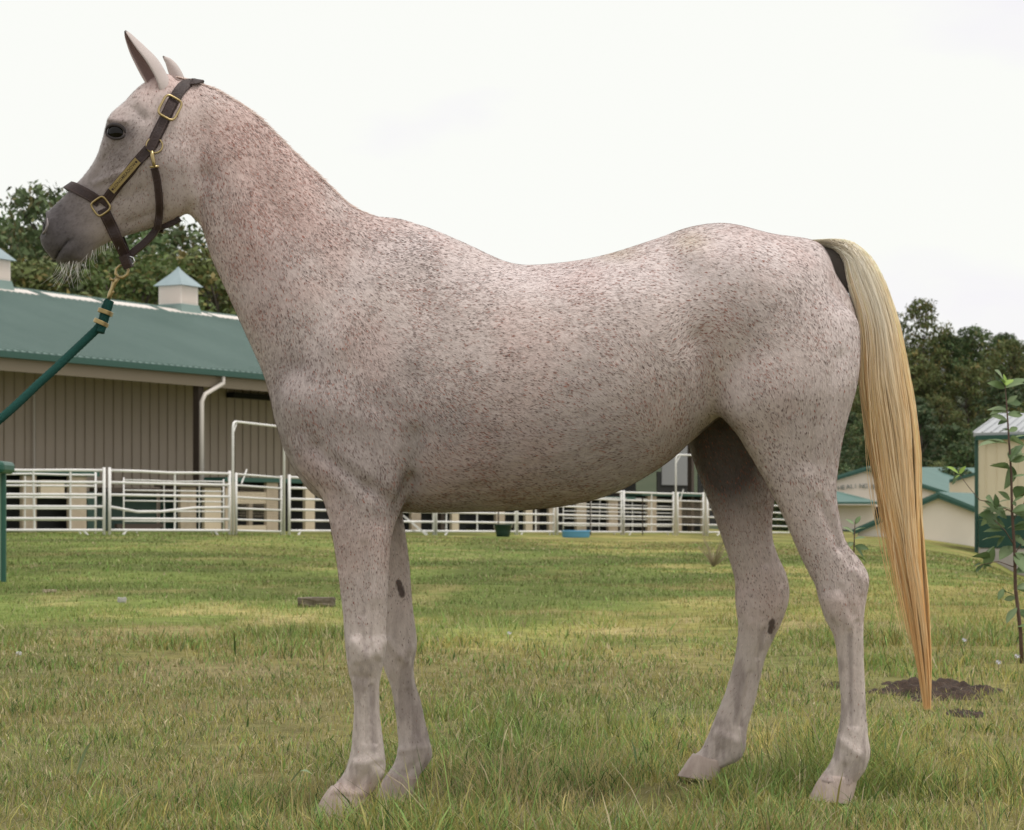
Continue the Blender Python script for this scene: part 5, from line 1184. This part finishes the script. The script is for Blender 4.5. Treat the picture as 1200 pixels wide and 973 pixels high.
V, Fs = ropemesh(P_, .0107); mesh_np('rope', np.array(V), Fs, m_rope, rope, True)
V, Fs = ropemesh(np.array([HL(a, b_, c) for a, b_, c in ((129,353,-.018),(126.5,362,-.021),(123,374,-.024),(119,386,-.028),(118,390,-.03))]), .010); mesh_np('rope_end', np.array(V), Fs, m_rope, rope, True)
for (u, v, rot) in ((123.5, 366, -20), (118.5, 378.5, -24)):
    c = Vector(HL(u, v, -.014)); ex = Vector((math.cos(R(rot)), 0, math.sin(R(rot)))); ey = Vector((0, 1, 0)); pts = ringpts(c, ex, ey, .0175, .026, 28, 3.2)
    m = MB(); tz = ex.cross(ey); 
    for dz in (-.0038, -.0013, .0013, .0038): m.tube([p + tz * dz for p in pts], .0019, 6, closed=True)
    mesh_np('rope_clamp', np.array([tuple(q) for q in m.v]), m.f, m_brass, rope, True)

# ================================================================== SMALL PLANTS, SOIL
def soil(u, v, w_px, h_m, d_m, label, name='dug_soil'):
    Y = 9.0
    for _ in range(30):
        p = PX(u, v, Y); Y += (p.z - gz1(p.x, Y)) * 3.5
    s = Y / F_PX; W_ = w_px * s / 2; n = 90; xs = np.linspace(-1, 1, n); X, Yg = np.meshgrid(xs, xs[::2]); wx = p.x + X * W_; wy = Y + Yg * d_m; z = ground_z(wx, wy); r2 = X ** 2 + Yg ** 2
    ns = fbm(np.stack([wx * 14, wy * 14, 0 * wx], -1).reshape(-1, 3), 4).reshape(X.shape); ns2 = fbm(np.stack([wx * 5, wy * 5, 0 * wx + 3], -1).reshape(-1, 3), 2).reshape(X.shape)
    edge = sstep(1.0, .45, np.sqrt(r2) + (ns2 - .5) * .7); hgt = edge * (h_m * (.25 + 1.5 * np.abs(ns - .42) * 2.2)) - .02 * (1 - edge); a = np.arange(X.size).reshape(X.shape)
    F = np.stack([a[:-1, :-1], a[:-1, 1:], a[1:, 1:], a[1:, :-1]], -1).reshape(-1, 4)
    m = mat_noise('dark_soil', (.022,.014,.010), (.085,.052,.035), 26, .95, bump=1.0, bscale=120); o = mesh_np(name, np.stack([wx, wy, z + hgt], -1).reshape(-1, 3), F, m, smooth=False); tag(o, label, kind='stuff')
soil(1102, 810, 200, .032, .62, 'dark freshly dug soil heaped in the grass behind the tail')
soil(1130, 838, 60, .016, .2, 'thin scatter of brown soil in front of the dug heap')
soil(985, 804, 70, .014, .25, 'brown soil scatter beside the near hind cannon')
m_lf = mat_attr('sapling_leaf', .55, .3, .3); m_stem = mat_noise('sapling_stem', (.085,.05,.04), (.14,.085,.065), 40, .8)
def leaf_mesh(L, Wd, droop, col_):
    prof = [0, .55, .9, 1.0, .85, .5, .02]; V = []; cols = []; n = len(prof)
    for i, w in enumerate(prof):
        q = i / (n - 1); x = L * q; z = -droop * L * q * q
        for sgn in (-1, 0, 1): V.append((x, sgn * w * Wd / 2, z + (0 if sgn == 0 else .12 * Wd * w))); cols.append([c * (1.25 if sgn == 0 else 1.0) for c in col_])
    Fs = []
    for i in range(n - 1):
        for j in (0, 1): Fs.append((i*3+j, i*3+j+1, (i+1)*3+j+1, (i+1)*3+j))
    return V, Fs, cols
leafbank = []
for c in ((.14,.20,.09), (.19,.25,.13), (.085,.135,.055), (.26,.38,.08), (.42,.17,.04)):
    V, Fs, cols = leaf_mesh(1, .46, .18, c); o = mesh_np('leaf', V, Fs, m_lf, smooth=True, cols=cols); leafbank.append(o.data); bpy.data.objects.remove(o)
def add_leaf(parent, base, tip, kind=0, tw=0.0):
    base, tip = Vector(base), Vector(tip); d = tip - base; L = d.length; ex = d.normalized(); up = Vector((0, -.5, .85)); ey = up.cross(ex).normalized(); ez = ex.cross(ey); M = Matrix(((ex.x, ey.x, ez.x, 0), (ex.y, ey.y, ez.y, 0), (ex.z, ey.z, ez.z, 0), (0, 0, 0, 1)))
    M = M @ Matrix.Rotation(tw, 4, 'X'); M = M @ Matrix.Scale(L, 4); M.translation = base - parent.location
    o = bpy.data.objects.new('leaf', leafbank[kind]); link(o, parent); o.matrix_local = M
def sapling():
    Y0 = 11.7; b0 = PX(1198, 785, Y0); b0.z = gz1(b0.x, Y0)
    t_ = thing('sapling', tuple(b0), 'slender leafy sapling standing at the right edge of the field', 'sapling')
    st = [b0 + Vector((0,0,-.05)), PX(1196, 740, Y0), PX(1190, 690, Y0), PX(1189, 645, Y0), PX(1186, 600, Y0), PX(1185, 555, Y0), PX(1182, 510, Y0), PX(1180, 480, Y0), PX(1178, 452, Y0)]
    MB().tube(st, [.011,.010,.009,.008,.007,.006,.005,.0035,.002], 8).build('stem', m_stem, t_, smooth=True)
    for pts, rr in (([(1186,600,0),(1165,590,-.05),(1148,586,-.1),(1136,572,-.12),(1124,556,-.12)], .003), ([(1189,640,0),(1178,622,-.1),(1166,610,-.15)], .003), ([(1189,650,0),(1200,632,.1),(1212,618,.15)], .003), ([(1187,610,0),(1196,596,.05),(1206,580,.1)], .003), ([(1189,665,0),(1170,658,-.08),(1150,662,-.1)], .0025)):
        MB().tube([PX(a, b_, Y0 + c) for a, b_, c in pts], [rr * (1 - .15 * i) for i in range(len(pts))], 6).build('branch', m_stem, t_, smooth=True)
    LV = [(1178,455,1160,447,0),(1178,455,1199,446,1),(1179,452,1172,441,3),(1179,452,1187,442,3),(1178,453,1178,438,3),(1180,472,1192,463,1),(1180,480,1156,477,1),(1181,493,1163,485,1),(1181,487,1200,484,0),(1182,505,1172,503,2),(1182,506,1194,500,0),(1181,520,1156,511,0),(1183,516,1202,507,1),
          (1184,540,1204,527,1),(1184,541,1204,535,0),(1183,550,1163,540,0),(1185,545,1187,568,2),(1186,560,1206,554,1),(1184,586,1172,575,0),(1186,590,1198,580,0),(1185,597,1170,592,1),(1167,597,1168,580,2),(1168,600,1152,596,1),(1170,602,1158,610,0),(1124,556,1112,545,3),(1124,556,1131,546,3),(1125,557,1118,560,3),
          (1180,608,1168,597,0),(1178,618,1160,612,1),(1180,620,1200,610,0),(1175,622,1152,620,0),(1178,628,1166,640,2),(1188,622,1210,618,1),(1186,630,1204,636,0),(1176,630,1150,628,1),(1170,612,1146,605,0),(1186,640,1172,646,0),(1187,644,1190,655,4),(1189,648,1205,660,0),(1189,650,1206,645,1),
          (1165,640,1150,654,1),(1160,655,1145,648,0),(1152,662,1143,669,2),(1150,662,1158,672,2),(1150,661,1140,662,2),(1190,672,1206,668,0),(1191,690,1208,684,1),(1191,700,1176,690,0),(1192,712,1178,728,1),(1192,715,1208,725,0),(1193,735,1210,730,0),(1176,690,1170,702,0),(1186,600,1210,590,0),(1190,585,1208,572,1),(1195,605,1212,600,0),(1197,640,1215,630,1)]
    rr = random.Random(2)
    for (a, b_, c, d, k) in LV:
        y = Y0 + rr.uniform(-.08, .08)
        if rr.random() < .75: add_leaf(t_, PX(a, b_, y + .03), PX(c + rr.uniform(-9, 9), d + rr.uniform(-13, 13), y + rr.uniform(-.16, .16)), rr.choice((0, 1, 2, 2)), rr.uniform(-1, 1))
        add_leaf(t_, PX(a, b_, y), PX(c, d, y + rr.uniform(-.06, .06)), k, rr.uniform(-.7, .7))
sapling()
def weed2():
    Y0 = 10.5; b0 = PX(1003, 790, Y0); b0.z = gz1(b0.x, Y0); t_ = thing('young_sapling', tuple(b0), 'small leafy shoot showing just behind the near hock', 'sapling')
    MB().tube([b0, PX(1001, 720, Y0), PX(1000, 660, Y0), PX(1002, 612, Y0)], [.006,.005,.004,.002], 6).build('stem', m_stem, t_)
    rr = random.Random(9)
    for (a, b_, c, d, k) in ((1001,640,1014,652,2),(1001,640,1018,642,2),(1000,632,1013,628,1),(1002,622,1014,616,1),(1002,615,1008,604,0),(1001,625,990,616,1),(1001,615,992,607,1),(1002,650,1017,657,2),(1001,636,990,640,1)):
        add_leaf(t_, PX(a, b_, Y0), PX(c, d, Y0 + rr.uniform(-.04, .04)), k, rr.uniform(-.6, .6))
weed2()
def dryweed():
    Y0 = 33.0; c = PX(836, 668, Y0); c.z = gz1(c.x, Y0); r = random.Random(4); m = MB()
    for k in range(70):
        a = r.uniform(0, 6.28); l = r.uniform(.12, .30); h = r.uniform(.15, .48); m.tube([c, c + Vector((math.cos(a) * l * .5, math.sin(a) * l * .5, h * .6)), c + Vector((math.cos(a) * l, math.sin(a) * l, h))], [.005, .004, .002], 3)
    o = m.build('dry_weed', mat_new('dry_stalk', (.30,.25,.16), .9)); tag(o, 'dry twiggy weed tuft standing in the grass by the far hind leg', 'weed')
dryweed()
m_pet = mat_new('pale_petal', (.66,.64,.72), .7)
for (u, v, lb) in ((1130,750,'small white flower in the grass right of the tail'),(1170,776,'small white flower just left of the sapling foot'),(1192,769,'small white flower touching the sapling foot'),(597,742,'small white flower in the grass between the legs')):
    Y = 9.0
    for _ in range(30):
        p = PX(u, v, Y); Y += (p.z - .07 - gz1(p.x, Y)) * 3.5
    t_ = thing('wildflower', (p.x, Y, gz1(p.x, Y)), lb, 'flower', 'small white flowers in the grass')
    MB().tube([Vector((p.x, Y, gz1(p.x, Y))), Vector((p.x, Y, p.z))], .0012, 4).build('stem', m_leaf and m_stem, t_)
    m = MB()
    for k in range(8):
        a = k * .785; d = Vector((math.cos(a), math.sin(a) * .6 - .3, math.sin(a) * .7)); m.add([p, p + d * .009 + Vector((0, 0, .004)), p + d * .016, p + d * .009 - Vector((.004, 0, 0))], [(0,1,2,3)])
    m.build('petals', m_pet, t_)
# a few broad blades standing up in the foreground
mb_ = mat_new('broad_blade', (.22,.28,.14), .5)
for (u, v, du, dv, Y, lb) in ((90, 908, 22, -42, 5.9, 'broad pale grass blade leaning right in the left foreground'), (340, 918, 26, -10, 5.6, 'broad grass blade bent over beside the near front hoof')):
    p = PX(u, v, Y); p.z = max(p.z, gz1(p.x, Y)); t = PX(u + du, v + dv, Y); m = MB(); w = .005; k = 8; V = []
    for i in range(k + 1):
        q = i / k; c = p.lerp(t, q) + Vector((0, 0, .02 * math.sin(q * 3.1))); ww = w * math.sin(math.pi * min(1, q * .9 + .15)) ; V += [c - Vector((ww, 0, ww * .5)), c + Vector((ww, .003, ww * .5))]
    m.add(V, [(2*i, 2*i+1, 2*i+3, 2*i+2) for i in range(k)]); tag(m.build('grass_blade', mb_), lb, 'grass blade')
